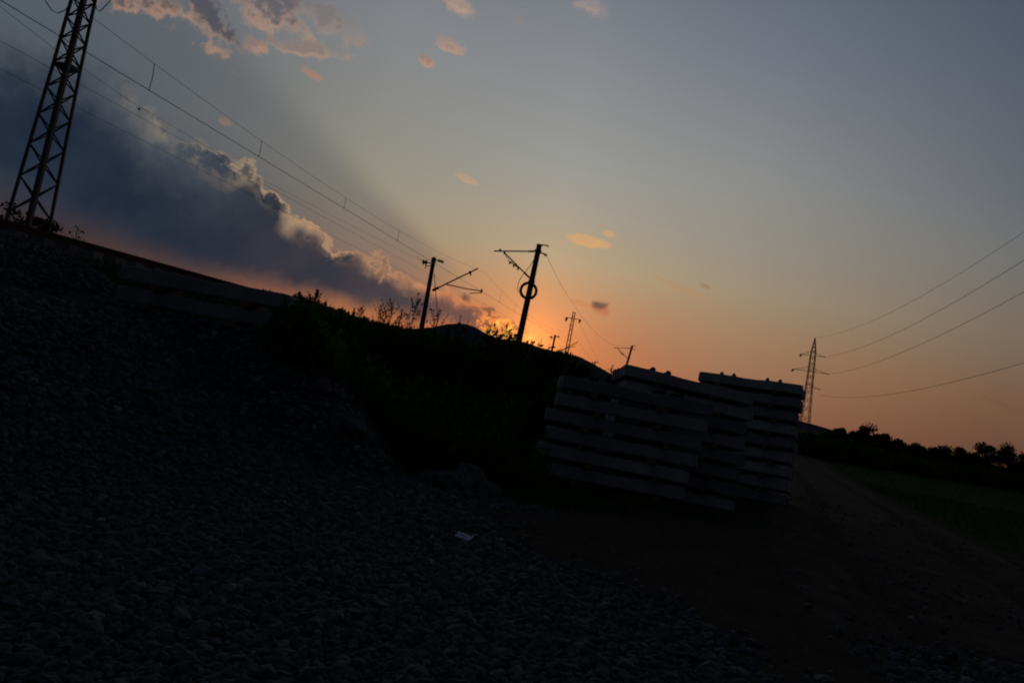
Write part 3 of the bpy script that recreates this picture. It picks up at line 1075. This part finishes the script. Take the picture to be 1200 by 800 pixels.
TREES = [
    (966, 507, 62, 4.0, 'bush_like tree, leftmost of the row beside the last stack'),
    (981, 508, 66, 4.0, 'low tree second from the stack end of the far row'),
    (994, 503, 64, 3.4, 'slim open crowned tree near the stack end of the far row'),
    (1008, 506, 66, 4.5, 'round tree between the slim open one and the tallest of the row'),
    (1024, 500, 64, 5.2, 'tallest broad tree of the far row near the pylon'),
    (1040, 509, 66, 4.6, 'sloping crowned tree just right of the tallest one'),
    (1056, 518, 68, 4.6, 'low spreading tree right of the sloping crowned one'),
    (1076, 520, 70, 4.6, 'low tree with one thin twig sticking up in the middle of the row'),
    (1093, 524, 70, 4.2, 'low flat topped tree near the middle of the far row'),
    (1107, 527, 72, 4.0, 'small low tree left of the rounded one in the far row'),
    (1121, 522, 72, 4.4, 'rounded tree standing above the low middle of the far row'),
    (1136, 529, 74, 3.6, 'small tree just right of the rounded one'),
    (1147, 531, 76, 3.4, 'lowest tree, left of the two separate round crowns'),
    (1163, 520, 74, 3.6, 'separate tree with a tall oval crown, left one of two'),
    (1188, 521, 74, 4.2, 'separate tree with a wide round crown at the right edge'),
    (1206, 531, 76, 4.4, 'tree cut off by the right edge of the picture'),
]
for px, py, Yd, w, lab in TREES:
    loc, h = plant_at(px, py, Yd)
    woody('tree', loc, h, w * rng.uniform(.75, 1.0), lab.replace('bush_like', 'bushy'), 'tree', 'trees in the far row across the field', 3600, .105, 16, .25)

# the hedge of scrub that fills the row under the trees, beyond counting
k = 16000
px_ = rng.uniform(-2, 26, k)
hx_ = 20 + rng.uniform(0, 40, k)
hy_ = 58 + 26 * (hx_ - 20) / 40 + rng.normal(0, 2.2, k)
hh_ = rng.uniform(0, 1, k) ** .8 * (1.25 + .35 * wnoise(hx_, hy_, .05, .4))
ctrs = np.stack([hx_, hy_, ground_h(hx_, hy_) + hh_], -1)
v, f = leaf_cloud(ctrs, rng.uniform(.12, .26, k), .5)
tag(np_mesh('scrub', v, f, 'leaf', attr=rng.uniform(0, 1, k)), 'dark scrub filling the foot of the far tree row', 'scrub', kind='stuff')


# ------------------------------------------------------------------ stacks of concrete sleepers
L_, H_S, PITCHZ = 2.5, .213, .295


def sleeper_mesh():
    mb = MB()
    secs = []
    for u in (-1, -.94, -.7, -.42, -.3, -.12, .12, .3, .42, .7, .94, 1):
        x = u * L_ / 2
        seat = .30 < abs(u) < .80
        h = H_S * (1.0 if seat or abs(u) > .9 else .93 if abs(u) < .2 else .98)
        wt, wb = (.20, .27) if abs(u) > .25 else (.17, .235)
        ch = .012 if abs(u) < .99 else .022
        zt = h if abs(u) < .99 else h - .008
        secs.append([(x, -wb / 2 + .008, 0), (x, -wb / 2, .02), (x, -wt / 2 - .012, zt - ch), (x, -wt / 2 + ch, zt), (x, wt / 2 - ch, zt), (x, wt / 2 + .012, zt - ch), (x, wb / 2, .02), (x, wb / 2 - .008, 0)])
    n8 = 8
    vs = [p for s in secs for p in s]
    fs = []
    for i in range(len(secs) - 1):
        for j in range(n8):
            fs.append((i * n8 + j, (i + 1) * n8 + j, (i + 1) * n8 + (j + 1) % n8, i * n8 + (j + 1) % n8))
    fs.append(tuple(range(n8)))
    fs.append(tuple(len(vs) - 1 - j for j in range(n8)))
    mb.add(vs, fs)
    return mb


def clip_mb(x):
    """rail fastening: cast shoulder, bolt and curled spring"""
    mb = MB()
    mb.box((x, 0, H_S + .012), (.085, .11, .044))
    mb.box((x, 0, H_S + .046), (.05, .08, .02))
    mb.tube([(x, 0, H_S), (x, 0, H_S + .078)], .016, 6)
    pts = []
    for i in range(9):
        a = math.pi * 1.35 * i / 8 - .3
        pts.append((x + .035 * math.cos(a), -.05 + .1 * i / 8, H_S + .036 + .028 * math.sin(a)))
    mb.tube(pts, .011, 5)
    return mb


s_proto = bpy.data.objects.new('concrete_sleeper', sleeper_mesh().build('body_source', 'concrete').data)
bpy.data.objects.remove(bpy.data.objects['body_source'])
COL.objects.link(s_proto)
s_proto.data.name = 'concrete_sleeper'
for sx in (-.56, .56):
    for dx in (-.15, .15):
        clip_mb(sx + dx).build('rail_clip', 'rust', s_proto)


def batten_mesh(L):
    mb = MB()
    mb.box((0, 0, .044), (.10, L, .088))
    o = mb.build('timber_batten', 'timber')
    bv = o.modifiers.new('edge', 'BEVEL')
    bv.width = .006
    return o


ORD = ['bottom', 'second', 'third', 'fourth', 'fifth', 'sixth', 'seventh', 'eighth', 'ninth']


def layer_word(i, n_):
    return 'top' if i == n_ - 1 else 'bottom' if i == 0 else ORD[i]


first = [True]


def stack(center, yaw, tilt, layers, rows, name, pitch=PITCHZ, jit=.05, shifts=None, row_words=('front', 'second', 'third', 'fourth', 'rear'), back=0.0, clips=True, sc=1.0):
    """center: middle of the front face at ground level"""
    rot = Matrix.Rotation(yaw, 4, 'Z') @ Matrix.Rotation(tilt, 4, 'Y') @ Matrix.Rotation(back, 4, 'X')
    org = Matrix.Translation(center)
    bat = batten_mesh(.30 * rows + .12)
    for i in range(layers):
        z = i * pitch + (pitch - H_S)
        sh = (shifts[i] if shifts else 0) + rng.uniform(-jit, jit)
        for r_ in range(rows):
            if first[0]:
                o = s_proto
                first[0] = False
            else:
                o = copy_tree(s_proto)
                if not clips:
                    for ch in list(o.children):
                        bpy.data.objects.remove(ch)
            j = sh + rng.uniform(-.02, .02)
            o.matrix_world = org @ rot @ Matrix.Translation((j, .15 + .30 * r_, z)) @ Matrix.Rotation(rng.normal(0, .006), 4, 'Z') @ Matrix.Rotation(rng.normal(0, .003), 4, 'Y') @ Matrix.Diagonal((sc, 1, 1, 1))
            lay = layer_word(i, layers)
            tag(o, f'grey concrete sleeper, {lay} layer of {name}, {row_words[r_]} row', 'railway sleeper', 'concrete sleepers stacked beside the track')
        for sx, sw in ((-.62, 'left'), (.62, 'right')):
            b = bat if (i == 0 and sx < 0) else bat.copy()
            if b is not bat:
                COL.objects.link(b)
            if pitch < PITCHZ - .004:
                b.scale = (1, 1, (pitch - H_S - .002) / .09)
            bx = sx + rng.uniform(-.12, .12)
            b.matrix_world = org @ rot @ Matrix.Translation((bx, .15 * rows - .03 + rng.uniform(-.05, .03), i * pitch)) @ Matrix.Rotation(rng.normal(0, .05), 4, 'Z') @ Matrix.Diagonal((rng.uniform(.8, 1.3), 1, (pitch - H_S) / .0895, 1))
            tag(b, f'brown timber batten under the {layer_word(i, layers)} layer of {name}, {sw} one', 'batten', 'timber battens between the sleeper layers')


def on_ground(px, py, Yd):
    p = at(px, py, Yd)
    return Vector((p.x, p.y, p.z))


stack(on_ground(719, 577, 14.5), R(1), R(.6), 6, 3, 'the nearest right hand stack', .299, .03, [-.09, -.07, .02, .03, .07, .07], back=R(-2), sc=1.05)
stack(on_ground(783, 588.5, 15.55), R(5), R(2.6), 8, 4, 'the middle stack', .288, .03, [0, 0, 0, .02, 0, .0, .02, .02], back=R(-6.5))
stack(on_ground(856, 585, 18.6), R(-24), R(-2.0), 9, 3, 'the farthest right stack', .302, .03, back=R(-7), sc=.9)
stack(Vector((D_C.x, D_C.y, D_C.z - .09)), R(-4), R(-.3), 2, 2, 'the low left pile', .30, .04, clips=False)


# ------------------------------------------------------------------ railway
def track(s0, label, nsl, t0=-6, t1=380):
    base = rw(s0, 0, RAIL_TOP)
    t = thing('railway_track', base, label, 'railway track', 'railway tracks on the embankment')
    for sg in (-1, 1):
        mb = MB()
        # foot, web and head of the rail as one profile
        prof_ = [(-.07, -.155), (.07, -.155), (.07, -.142), (.012, -.125), (.012, -.045), (.035, -.035), (.035, -.004), (.030, 0), (-.030, 0), (-.035, -.004), (-.035, -.035), (-.012, -.045), (-.012, -.125), (-.07, -.142)]
        vs, fs = [], []
        k = len(prof_)
        for tt_ in (t0, t1):
            for a, b in prof_:
                q = rw(s0 + sg * .7525 + a, tt_, RAIL_TOP + b) - base
                vs.append(q)
        for j in range(k):
            fs.append((j, (j + 1) % k, k + (j + 1) % k, k + j))
        fs += [tuple(range(k))[::-1], tuple(k + j for j in range(k))]
        mb.add(vs, fs).build('rail', 'rust', t)
    ang = math.atan2(ND[1], ND[0])
    rz_ = Matrix.Rotation(ang, 3, 'Z')
    src = None
    for i in range(nsl):
        if src is None:
            src = MB().box((0, 0, 0), (2.5, .25, .12), rz_).build('track_sleeper', 'concrete', t)
            o = src
        else:
            o = src.copy()
            COL.objects.link(o)
        o.location = rw(s0, 9 + i * .6, RAIL_TOP - .158 - .06) - base
    return t


track(11.25, 'rusty railway track along the near edge of the embankment', 50)


# ------------------------------------------------------------------ overhead line masts
def pole_axis(top_px, low_px, Yd):
    T = at(*top_px, Yd)
    Lw = at(*low_px, Yd)
    d = (T - Lw).normalized()
    zb = g1(Lw.x, Lw.y) - .1
    Bp = T - d * ((T.z - zb) / d.z)
    return Bp, T, d


def coil_mast(top_px, low_px, Yd, label, k=1.0, dx=0, dy=0, detailed=True):
    """k: picture scale of this copy against the near one; arm to the left with its brace"""
    B, T, d = pole_axis(top_px, low_px, Yd)
    t = thing('catenary_mast', B, label, 'catenary mast', 'masts of the overhead line')
    ox, oy = top_px

    def P(px, py, off=0):
        return at(ox + (px - 632) * k, oy + (py - 287.5) * k, Yd + off) - B
    mb = MB()
    H = (T - B)
    mb.tube([(0, 0, 0), H * .5, H], .21, 10, .165)
    mb.tube([H, H + d * .05], .19, 10)
    mb.build('pole', 'pole', t)
    br = MB()
    br.bar(P(631, 286.4), P(643, 288), .07)
    br.bar(P(642.5, 288), P(642.3, 290), .06)
    br.build('top_bracket', 'steel', t)
    br = MB()
    br.bar(P(630, 295), P(641.5, 299), .08)
    br.insul(P(638.5, 298), P(639, 300.5), .06, 2)
    br.build('side_bracket', 'steel', t)
    arm = MB()
    arm.tube([P(579, 294.2), P(620, 294.5)], .045, 8)
    arm.tube([P(586, 294.3), P(586, 291.8)], .07, 6)
    arm.build('arm', 'steel', t)
    ins = MB()
    ins.insul(P(619.5, 294.5), P(626.5, 294.5), .085, 5)
    ins.tube([P(626, 294.5), P(631, 294.5)], .05, 6)
    ins.build('insulator', 'porcelain', t)
    st = MB()
    st.tube([P(591, 296), P(616, 321)], .045, 8)
    st.tube([P(591, 294.5), P(591.2, 298)], .06, 6)
    st.tube([P(592, 299), P(598.5, 308), P(601, 309)], .02, 5)
    for a, b in ((597.5, 308), (602, 311.5), (607, 315), (604, 310)):
        st.box(P(a, b), (.11, .10, .16))
    st.tube([P(598, 306), P(607.5, 314.5)], .03, 6)
    st.build('brace', 'steel', t)
    ins = MB()
    ins.insul(P(614.5, 319.5), P(619.5, 324.5), .085, 4)
    ins.tube([P(619, 324), P(624, 328)], .05, 6)
    ins.build('insulator', 'porcelain', t)
    for frac in (.955, .70):
        c = H * frac
        MB().tube([c - d * .07, c + d * .07], .215, 10).build('clamp_band', 'steel', t)
    return t, P, B


masts = {}
tB, PB, BB = coil_mast((632, 287.5), (608.5, 397), 54, 'dark concrete mast with empty left arm and a cable coil hung on it', 1.0)
# the coil hangs on the pole, the loose cable from its top
c = PB(619.3, 340.6, -.28) + BB
coil = thing('cable_coil', c, 'black ring of coiled cable hanging on the concrete mast', 'cable coil')
mb = MB()
for k_, (dr, dyy) in enumerate(((0, -.03), (.05, .03), (-.05, .02), (.02, .08), (-.02, -.08))):
    mb.ring((0, dyy, 0), .49 + dr, .042, (1, 0, 0), (.0, .0, 1))
mb.build('cable_turns', 'rubber', coil, smooth=True)
mb = MB()
for a in (.6, 2.2, 3.9, 5.4):
    p = Vector((math.cos(a) * .49, 0, math.sin(a) * .49))
    mb.ring(p, .11, .018, (math.cos(a), 0, math.sin(a)), (0, 1, 0), 12, 5)
mb.build('tie', 'wire', coil)
lc = MB()
lc.tube([PB(x_, y_, -.15) + BB for x_, y_ in ((626.5, 303), (620, 313), (612, 323), (607.5, 331), (606.5, 338), (607.8, 343))], .02, 5)
tag(lc.build('loose_cable', 'rubber'), 'thin loose cable drooping left of the mast above the coil', 'cable')
coil_mast((741, 405, ), (733, 432), 140, 'far concrete mast with braced left arm above the middle stack', .41)


def round_mast(top_px, low_px, Yd, label, k, full=True):
    B, T, d = pole_axis(top_px, low_px, Yd)
    t = thing('catenary_mast', B, label, 'catenary mast', 'masts of the overhead line')
    ox, oy = top_px

    def P(px, py, off=0):
        return at(ox + (px - 508.5) * k, oy + (py - 303) * k, Yd + off) - B
    H = T - B
    mb = MB()
    mb.tube([(0, 0, 0), H * .5, H], .225, 10, .165)
    mb.build('pole', 'pole', t)
    cap = MB()
    cap.tube([H - d * .28, H + d * .06], .21, 10)
    cap.tube([H + d * .02, H + d * .14], .15, 10, .08)
    cap.tube([H - d * .62, H - d * .5], .2, 10)
    cap.build('cap', 'steel', t)
    i1 = MB()
    i1.insul(P(513.2, 305), P(520, 307.3), .14, 3)
    i1.tube([P(509, 304), P(514, 305.5)], .04, 6)
    i1.build('insulator', 'porcelain', t)
    i2 = MB()
    i2.insul(P(494.8, 307), P(501, 307.6), .22, 2)
    i2.tube([P(500, 307.5), P(508, 308.5)], .045, 6)
    i2.tube([P(499.5, 308.5), P(498.6, 314.5)], .045, 5)
    i2.tube([P(499, 311), P(505, 312)], .03, 5)
    i2.build('insulator', 'porcelain', t)
    if full:
        arm = MB()
        arm.tube([P(506.5, 340.4), P(514, 337)], .12, 8)
        arm.tube([P(513, 337.4), P(560.3, 314.5)], .062, 8)
        arm.tube([P(551, 318.5), P(551.4, 323)], .06, 6)
        arm.box(P(551, 319), (.25, .15, .2))
        arm.build('arm', 'steel', t)
        reg = MB()
        reg.tube([P(523, 333.2), P(545, 338), P(566, 341.3)], .045, 6)
        reg.tube([P(564.5, 338.6), P(563.6, 343.4)], .07, 6)
        reg.tube([P(563.6, 343), P(550, 343.6)], .035, 6)
        reg.build('steady_arm', 'steel', t)
        w = MB()
        w.tube([P(509, 321), P(510.3, 340), P(512.3, 364)], .03, 5)
        w.tube([P(499, 308.5), P(488, 300)], .02, 4)
        w.build('earth_cable', 'wire', t)
    else:
        arm = MB()
        arm.tube([P(506, 345), P(560, 330)], .06, 6)
        arm.build('arm', 'steel', t)
    return t, P, B


tA, PA, BA = round_mast((508.5, 303), (494.5, 382), 71, 'round concrete mast with a raised arm reaching right over the track', 1.0)
round_mast((650.6, 393), (646.5, 412), 153, 'short looking dark pole left of the far lattice mast', .46, False)
round_mast((697.8, 423.5), (693.5, 446), 240, 'small far pole standing before the pale hill', .32, False)


# ------------------------------------------------------------------ lattice masts
def lattice(mbl, mbb, base, axis, prof_, rotz, leg, brace, panels, zig='x'):
    """prof_: list of (height along axis, half diagonal); legs -> list mbl of 4 MB, bracing -> mbb"""
    axis = Vector(axis).normalized()
    ax = Vector((math.cos(rotz), math.sin(rotz), 0))
    ay = Vector((-math.sin(rotz), math.cos(rotz), 0))
    hs = [p_[0] for p_ in prof_]
    ws = [p_[1] for p_ in prof_]

    def C_(i, h):
        w = float(np.interp(h, hs, ws))
        dd = (ax, ay, -ax, -ay)[i]
        return axis * h + dd * w
    for i in range(4):
        mbl[i].tube([C_(i, h) for h in hs], (leg[i] if isinstance(leg, tuple) else leg) * .7071, 4)
    # panels shrink with the width
    tot = 0
    hh = [0]
    while tot < hs[-1] - .05:
        w = float(np.interp(tot, hs, ws))
        tot = min(hs[-1], tot + w * 1.4142 * panels)
        hh.append(tot)
    for i in range(4):
        j = (i + 1) % 4
        for k in range(len(hh) - 1):
            a, b = hh[k], hh[k + 1]
            if zig == 'x':
                mbb.bar(C_(i, a), C_(j, b), brace)
                mbb.bar(C_(j, a), C_(i, b), brace)
            else:
                if (k + i) % 2:
                    mbb.bar(C_(i, a), C_(j, b), brace)
                else:
                    mbb.bar(C_(j, a), C_(i, b), brace)
    return C_


def finish_lattice(t, legs, br, lm='steel'):
    for l_ in legs:
        l_.build('leg', lm, t)
    br.build('bracing', lm, t)


# the big one on the left
YG = 18.4
Bg = at(31, 266, YG)
Bg.z = min(Bg.z, g1(Bg.x, Bg.y)) - .05
top_g = at(96, 0, YG)
axis_g = (top_g - at(31, 263, YG))
tG = thing('lattice_mast', Bg, 'tall steel lattice mast on the left embankment with jumper wires at its top', 'lattice mast', 'lattice masts by the railway')
legs, br = [MB() for _ in range(4)], MB()
m_px = YG / F
sc_h = axis_g.length / 271.0
h75 = (at(78, 78, YG) - Bg).length
h0 = (top_g - Bg).length
CG = lattice(legs, br, Bg, axis_g, [(0, 23.6 * m_px), (h75, 14.2 * m_px), (h0, 12.0 * m_px), (h0 + 2.6, 9.5 * m_px)], R(120.6), (.10, .055, .10, .055), .026, .72, 'z')
for i in range(4):
    for hb in (h75, h75 - .03):
        br.bar(CG(i, hb), CG((i + 1) % 4, hb), .05)
finish_lattice(tG, legs, br)
axn = axis_g.normalized()
arm = MB()
side = Vector((math.cos(R(8)), math.sin(R(8)), 0))
hA = h0 + .75
for dz in (0, .3):
    arm.bar(axn * (hA + dz) - side * (1.15 - dz), axn * (hA + dz) + side * (1.15 - dz), .06)
for kx in (-1.1, -.6, .6, 1.1):
    arm.bar(axn * hA + side * kx, axn * (hA + .3) + side * kx * .7, .04)
arm.build('crossarm', 'steel', tG)
for sg, pts in ((-1, ((46, -22), (53, 1), (60, 12), (68, 15.8), (77, 12), (82, 4), (88, -16))), (1, (( 114, -16), (111.6, 2), (113, 11), (116.5, 13.6), (121, 10), (130, 0), (142, -14)))):
    jw = MB()
    jw.tube([at(a, b, YG - .1) - Bg for a, b in pts], .012, 5)
    jw.build('jumper_wire', 'wire', tG)
    ins = MB()
    for a, b in (pts[0], pts[-1]):
        q = at(a, b, YG - .1) - Bg
        ins.insul(q, q + Vector((0, 0, .35)), .06, 4)
    ins.build('insulator', 'porcelain', tG)

# the far one by the line
YH = 150
Bh, Th, dh = pole_axis((673, 365.5), (664, 413), YH)
tH = thing('lattice_mast', Bh, 'small far lattice mast with a short crossarm against the orange sky', 'lattice mast', 'lattice masts by the railway')
legs, br = [MB() for _ in range(4)], MB()
hH = (Th - Bh).length
lattice(legs, br, Bh, dh, [(0, .47), (hH, .26)], R(48), .11, .045, 1.9, 'z')
finish_lattice(tH, legs, br)
PH = lambda a, b: at(a, b, YH) - Bh
arm = MB()
arm.bar(PH(662.5, 371.6), PH(680, 374.6), .12)
arm.build('crossarm', 'steel', tH)
for a, b in ((663.6, 372.2), (679.3, 374.2)):
    ins = MB()
    ins.insul(PH(a, b), PH(a - .7, b + 4.2), .17, 3)
    ins.insul(PH(a + 1, b), PH(a + .6, b + 3), .15, 2)
    ins.build('insulator', 'porcelain', tH)
arm = MB()
arm.tube([PH(657, 411), PH(665, 407), PH(677, 400.6)], .07, 6)
arm.build('bracket', 'steel', tH)

# the transmission pylon on the right
YP = 215
Bp, Tp, dp = pole_axis((955.3, 395.5), (942.8, 497), YP)
tP = thing('pylon', Bp, 'transmission pylon with three crossarms behind the farthest right stack', 'pylon')
legs, br = [MB() for _ in range(4)], MB()
hP = (Tp - Bp).length
f_ = lambda py: hP * 0 + ((at(949, py, YP).z - Bp.z) / dp.z)
CP = lattice(legs, br, Bp, dp, [(0, 1.75), (f_(478), 1.25), (f_(440), .95), (f_(413), .78), (hP, .05)], R(38), .13, .06, 1.25, 'x')
finish_lattice(tP, legs, br)
PP = lambda a, b, o=0: at(a, b, YP + o) - Bp
for (lx, ly), (rx_, ry_), (ux, uy), hk in (((938, 415), (964.8, 418), (952.2, 411), .5), ((928.5, 432.3), (969, 438), (950, 429.5), .6), ((936.5, 453), (959.3, 455.6), (947.5, 450.0), .45)):
    arm = MB()
    mid = ((lx + rx_) / 2, (ly + ry_) / 2)
    for sg in (-.5, .5):
        arm.bar(PP(mid[0], mid[1], sg), PP(lx, ly), .11)
        arm.bar(PP(mid[0], mid[1], sg), PP(rx_, ry_), .11)
    arm.bar(PP(ux, uy), PP(lx, ly), .09)
    arm.bar(PP(ux, uy), PP(rx_, ry_), .09)
    for u in (.35, .7):
        for e in ((lx, ly), (rx_, ry_)):
            a = Vector(PP(*mid)).lerp(PP(*e), u)
            b = Vector(PP(ux, uy)).lerp(PP(*e), u)
            arm.bar(a, b, .07)
    arm.build('crossarm', 'steel', tP)
    ins = MB()
    ins.insul(PP(lx, ly), PP(lx - .3, ly + 3.2), .24, 4)
    ins.insul(PP(lx, ly), PP(lx + 1.6, ly + 1.4), .2, 3)
    ins.build('insulator', 'porcelain', tP)
    ins = MB()
    ins.insul(PP(rx_, ry_), PP(rx_ + 2.2, ry_ + .2), .13, 4)
    ins.build('insulator', 'porcelain', tP)


# ------------------------------------------------------------------ wires
def wire(name, pts, r, label, cat, group=None):
    mb = MB()
    mb.tube(pts, r, 5)
    return tag(mb.build(name, 'wire'), label, cat, group)


def sag_line(a, b, sag, n_=24):
    a, b = Vector(a), Vector(b)
    return [a.lerp(b, i / n_) - Vector((0, 0, 4 * sag * (i / n_) * (1 - i / n_))) for i in range(n_ + 1)]


# four conductors of the pylon: each passes the picture edge at its own height
for (sx, sy), ye, (mx, my), sw in (((956, 395.5), 272, (1085, 344), 'topmost'), ((967, 418), 305, (1085, 372.5), 'second highest'), ((971.5, 438.2), 342, (1085, 400.5), 'third highest'), ((960, 462.5), 425, (1085, 454.5), 'lowest')):
    S = at(sx, sy, YP)
    E = at(1200, ye, 93)
    d1 = at(mx, my, 1)
    # the plan line S-E; find the middle point on it that is seen at the given pixel
    dd = ray(mx, my)
    # solve  dd*k in plan = S + u (E - S)
    A = np.array([[dd.x, -(E.x - S.x)], [dd.y, -(E.y - S.y)]])
    kq, u = np.linalg.solve(A, np.array([S.x, S.y]))
    zm = EYE + dd.z * kq
    # parabola through S, mid, E in u
    m_ = np.linalg.solve(np.array([[u, u * u], [1, 1]]), np.array([zm - S.z, E.z - S.z]))
    pts = []
    for i in range(49):
        q = 1.9 * i / 48
        pts.append((S.x + (E.x - S.x) * q, S.y + (E.y - S.y) * q, S.z + m_[0] * q + m_[1] * q * q))
    rr = .030 if sw != 'topmost' else .022
    wire('conductor', pts, rr, f'{sw} of the four long wires running right from the pylon', 'power line', 'conductors of the pylon')

# overhead line of the second track: messenger, contact wires, droppers
S2 = 16.3
MAST_T = [-52, 8, 68, 128, 188, 248, 308, 368]
oh = thing('overhead_line', rw(S2, 8, RAIL_TOP), 'overhead line with hangers sweeping down from upper left to the round mast', 'overhead line')
O = rw(S2, 8, RAIL_TOP)


def mess_z(t):
    for a, b in zip(MAST_T[:-1], MAST_T[1:]):
        if a <= t <= b:
            u = (t - a) / (b - a)
            return RAIL_TOP + 6.9 - 4 * 1.1 * u * (1 - u)
    return RAIL_TOP + 6.9


ts = np.linspace(-30, 368, 200)
mb = MB()
mb.tube([rw(S2, t, mess_z(t)) - O for t in ts], .0065, 5)
mb.build('messenger_wire', 'wire', oh)
for off, dz in ((-.05, 0), (.07, .06)):
    mb = MB()
    mb.tube([rw(S2 + off, t, RAIL_TOP + 5.28 + dz) - O for t in ts], .0055, 5)
    mb.build('contact_wire', 'wire', oh)
for px in (172.5, 302, 403, 466):
    # hangers where the picture shows them
    d = ray(px, 130)
    best = min(np.linspace(10, 66, 400), key=lambda t: abs(math.atan2(rw(S2, t, 0).x, rw(S2, t, 0).y) - math.atan2(ray(px, 120 + (px - 172) * .54).x, ray(px, 120 + (px - 172) * .54).y)))
    mb = MB()
    mb.tube([rw(S2, best, mess_z(best)) - O, rw(S2, best, (mess_z(best) + RAIL_TOP + 5.28) / 2) - O + Vector((.03, 0, 0)), rw(S2, best, RAIL_TOP + 5.28) - O], .012, 5)
    mb.build('dropper', 'wire', oh)
for tt_ in (76, 84, 92, 102, 112, 120):
    mb = MB()
    mb.tube([rw(S2, tt_, mess_z(tt_)) - O, rw(S2, tt_, RAIL_TOP + 5.28) - O], .012, 4)
    mb.build('dropper', 'wire', oh)
mb = MB()
mb.box(at(163, 128, 26.2) - O, (.06, .05, .06))
mb.build('wire_clamp', 'steel', oh)

wire('contact_wire', [rw(21.3, t, RAIL_TOP + 5.3) for t in (-20, 100, 200, 368)], .006, 'lowest of the wires crossing the dark cloud behind the big lattice mast', 'wire', 'other wires over the railway')
wire('contact_wire', [rw(18.9, t, RAIL_TOP + 5.3) for t in (-20, 100, 200, 368)], .006, 'second lowest wire crossing behind the big lattice mast', 'wire', 'other wires over the railway')
wire('feeder_wire', [at(-60, -40, 19), at(0, 8, 20.5), at(65, 58, 22.6), at(150, 117, 26), at(310, 212, 37), PA(499, 308.5) + BA], .0055, 'wire from the left edge, second from the top, ending at the round mast', 'wire', 'other wires over the railway')
# wires on the near masts
wire('feeder_wire', [at(*p, y_) for p, y_ in (((640.5, 300), 54), ((655, 330), 66), ((668, 351), 79), ((684, 374), 94), ((700, 392), 110), ((716, 403.5), 124), ((744, 409.5), 140))], .012,
     'drooping wire between the mast with the coil and the far mast', 'wire', 'other wires over the railway')
wire('span_wire', [at(*p, y_) for p, y_ in (((679, 378), 150), ((688, 397), 175), ((699, 419), 215), ((706, 434), 260))], .018, 'right one of two faint wires running down from the far lattice mast', 'wire', 'other wires over the railway')
wire('span_wire', [at(*p, y_) for p, y_ in (((664, 376), 150), ((678, 400), 175), ((692, 420), 215), ((702, 434), 260))], .016, 'left one of two faint wires running down from the far lattice mast', 'wire', 'other wires over the railway')


# ------------------------------------------------------------------ rubble and litter
def boulder(px, py, Yd, size, label, yaw=0, tilt=(0, 0), seed=1, m='rock', on=None):
    r_ = np.random.default_rng(seed)
    import bmesh
    bm = bmesh.new()
    for i in range(20):
        d = r_.normal(0, 1, 3)
        d /= np.linalg.norm(d)
        d = d / max(abs(d)) ** .55                     # pushed towards a block
        d *= r_.uniform(.85, 1.12)
        bm.verts.new([d[k] * size[k] / 2 for k in range(3)])
    res = bmesh.ops.convex_hull(bm, input=bm.verts[:])
    bmesh.ops.delete(bm, geom=[v for v in bm.verts if not v.link_faces], context='VERTS')
    bmesh.ops.bevel(bm, geom=bm.edges[:], offset=.035 * min(size), segments=1, affect='EDGES')
    bmesh.ops.triangulate(bm, faces=bm.faces[:])
    bmesh.ops.subdivide_edges(bm, edges=bm.edges[:], cuts=2)
    for v in bm.verts:
        v.co += Vector(r_.normal(0, .010 * min(size), 3)) + v.co.normalized() * (.03 * min(size) * math.sin(v.co.x * 31 + v.co.y * 23 + v.co.z * 41))
    me = bpy.data.meshes.new('boulder')
    bm.to_mesh(me)
    bm.free()
    me.materials.append(M[m])
    o = link('boulder', me)
    p = at(px, py, Yd)
    zz_ = g1(p.x, p.y) if on is None else on
    o.location = (p.x, p.y, zz_ + size[2] * .24)
    o.rotation_euler = (tilt[0], tilt[1], yaw)
    tag(o, label, 'boulder', 'boulders along the foot of the gravel heap')
    return o


boulder(400, 524, 11.4, (.56, .40, .34), 'large pale slab like boulder on the edge of the gravel heap', R(10), (R(4), R(10)), 4)
boulder(365, 508, 11.6, (.30, .28, .24), 'small rounded boulder just left of the large pale slab', R(40), (0, R(12)), 5)
boulder(343, 492, 11.8, (.26, .25, .22), 'smallest boulder up the heap edge, left of the pale slab', R(70), (0, R(8)), 15)
boulder(556, 548, 12.3, (.62, .46, .40), 'big square topped boulder at the back of the rubble group', R(-8), (R(-4), R(8)), 6)
boulder(534, 568, 11.6, (.52, .40, .36), 'rounded boulder at the front left of the rubble group', R(30), (0, R(6)), 7)
boulder(574, 572, 11.7, (.36, .34, .24), 'low boulder at the right end of the rubble group', R(-30), (0, R(14)), 8)
boulder(500, 562, 11.9, (.44, .36, .28), 'flat dark boulder left of the rubble group beside the weeds', R(15), (0, R(4)), 9)
boulder(444, 545, 11.6, (.22, .2, .16), 'small boulder between the pale slab and the rubble group', R(15), (0, R(4)), 10)

# crumpled scrap of paper
p = at(543, 636, 8.2)
gz = g1(p.x, p.y)
pv, pf = [], []
nu, nv_ = 9, 6
for i in range(nu):
    for j in range(nv_):
        u, w = i / (nu - 1) - .5, j / (nv_ - 1) - .5
        zz_ = .03 + .005 * math.sin(u * 8 + 1) + .005 * math.sin(w * 7 + u * 5) + .25 * max(0, u - .32)
        pv.append((u * .17, w * .085, zz_))
for i in range(nu - 1):
    for j in range(nv_ - 1):
        pf.append((i * nv_ + j, (i + 1) * nv_ + j, (i + 1) * nv_ + j + 1, i * nv_ + j + 1))
o = MB().add(pv, pf).build('paper_scrap', 'paper')
sd = o.modifiers.new('thickness', 'SOLIDIFY')
sd.thickness = .002
o.location = (p.x, p.y, gz + .01)
o.rotation_euler = (R(24), R(6), R(-14))
tag(o, 'small crumpled white paper scrap lying on the gravel', 'litter')
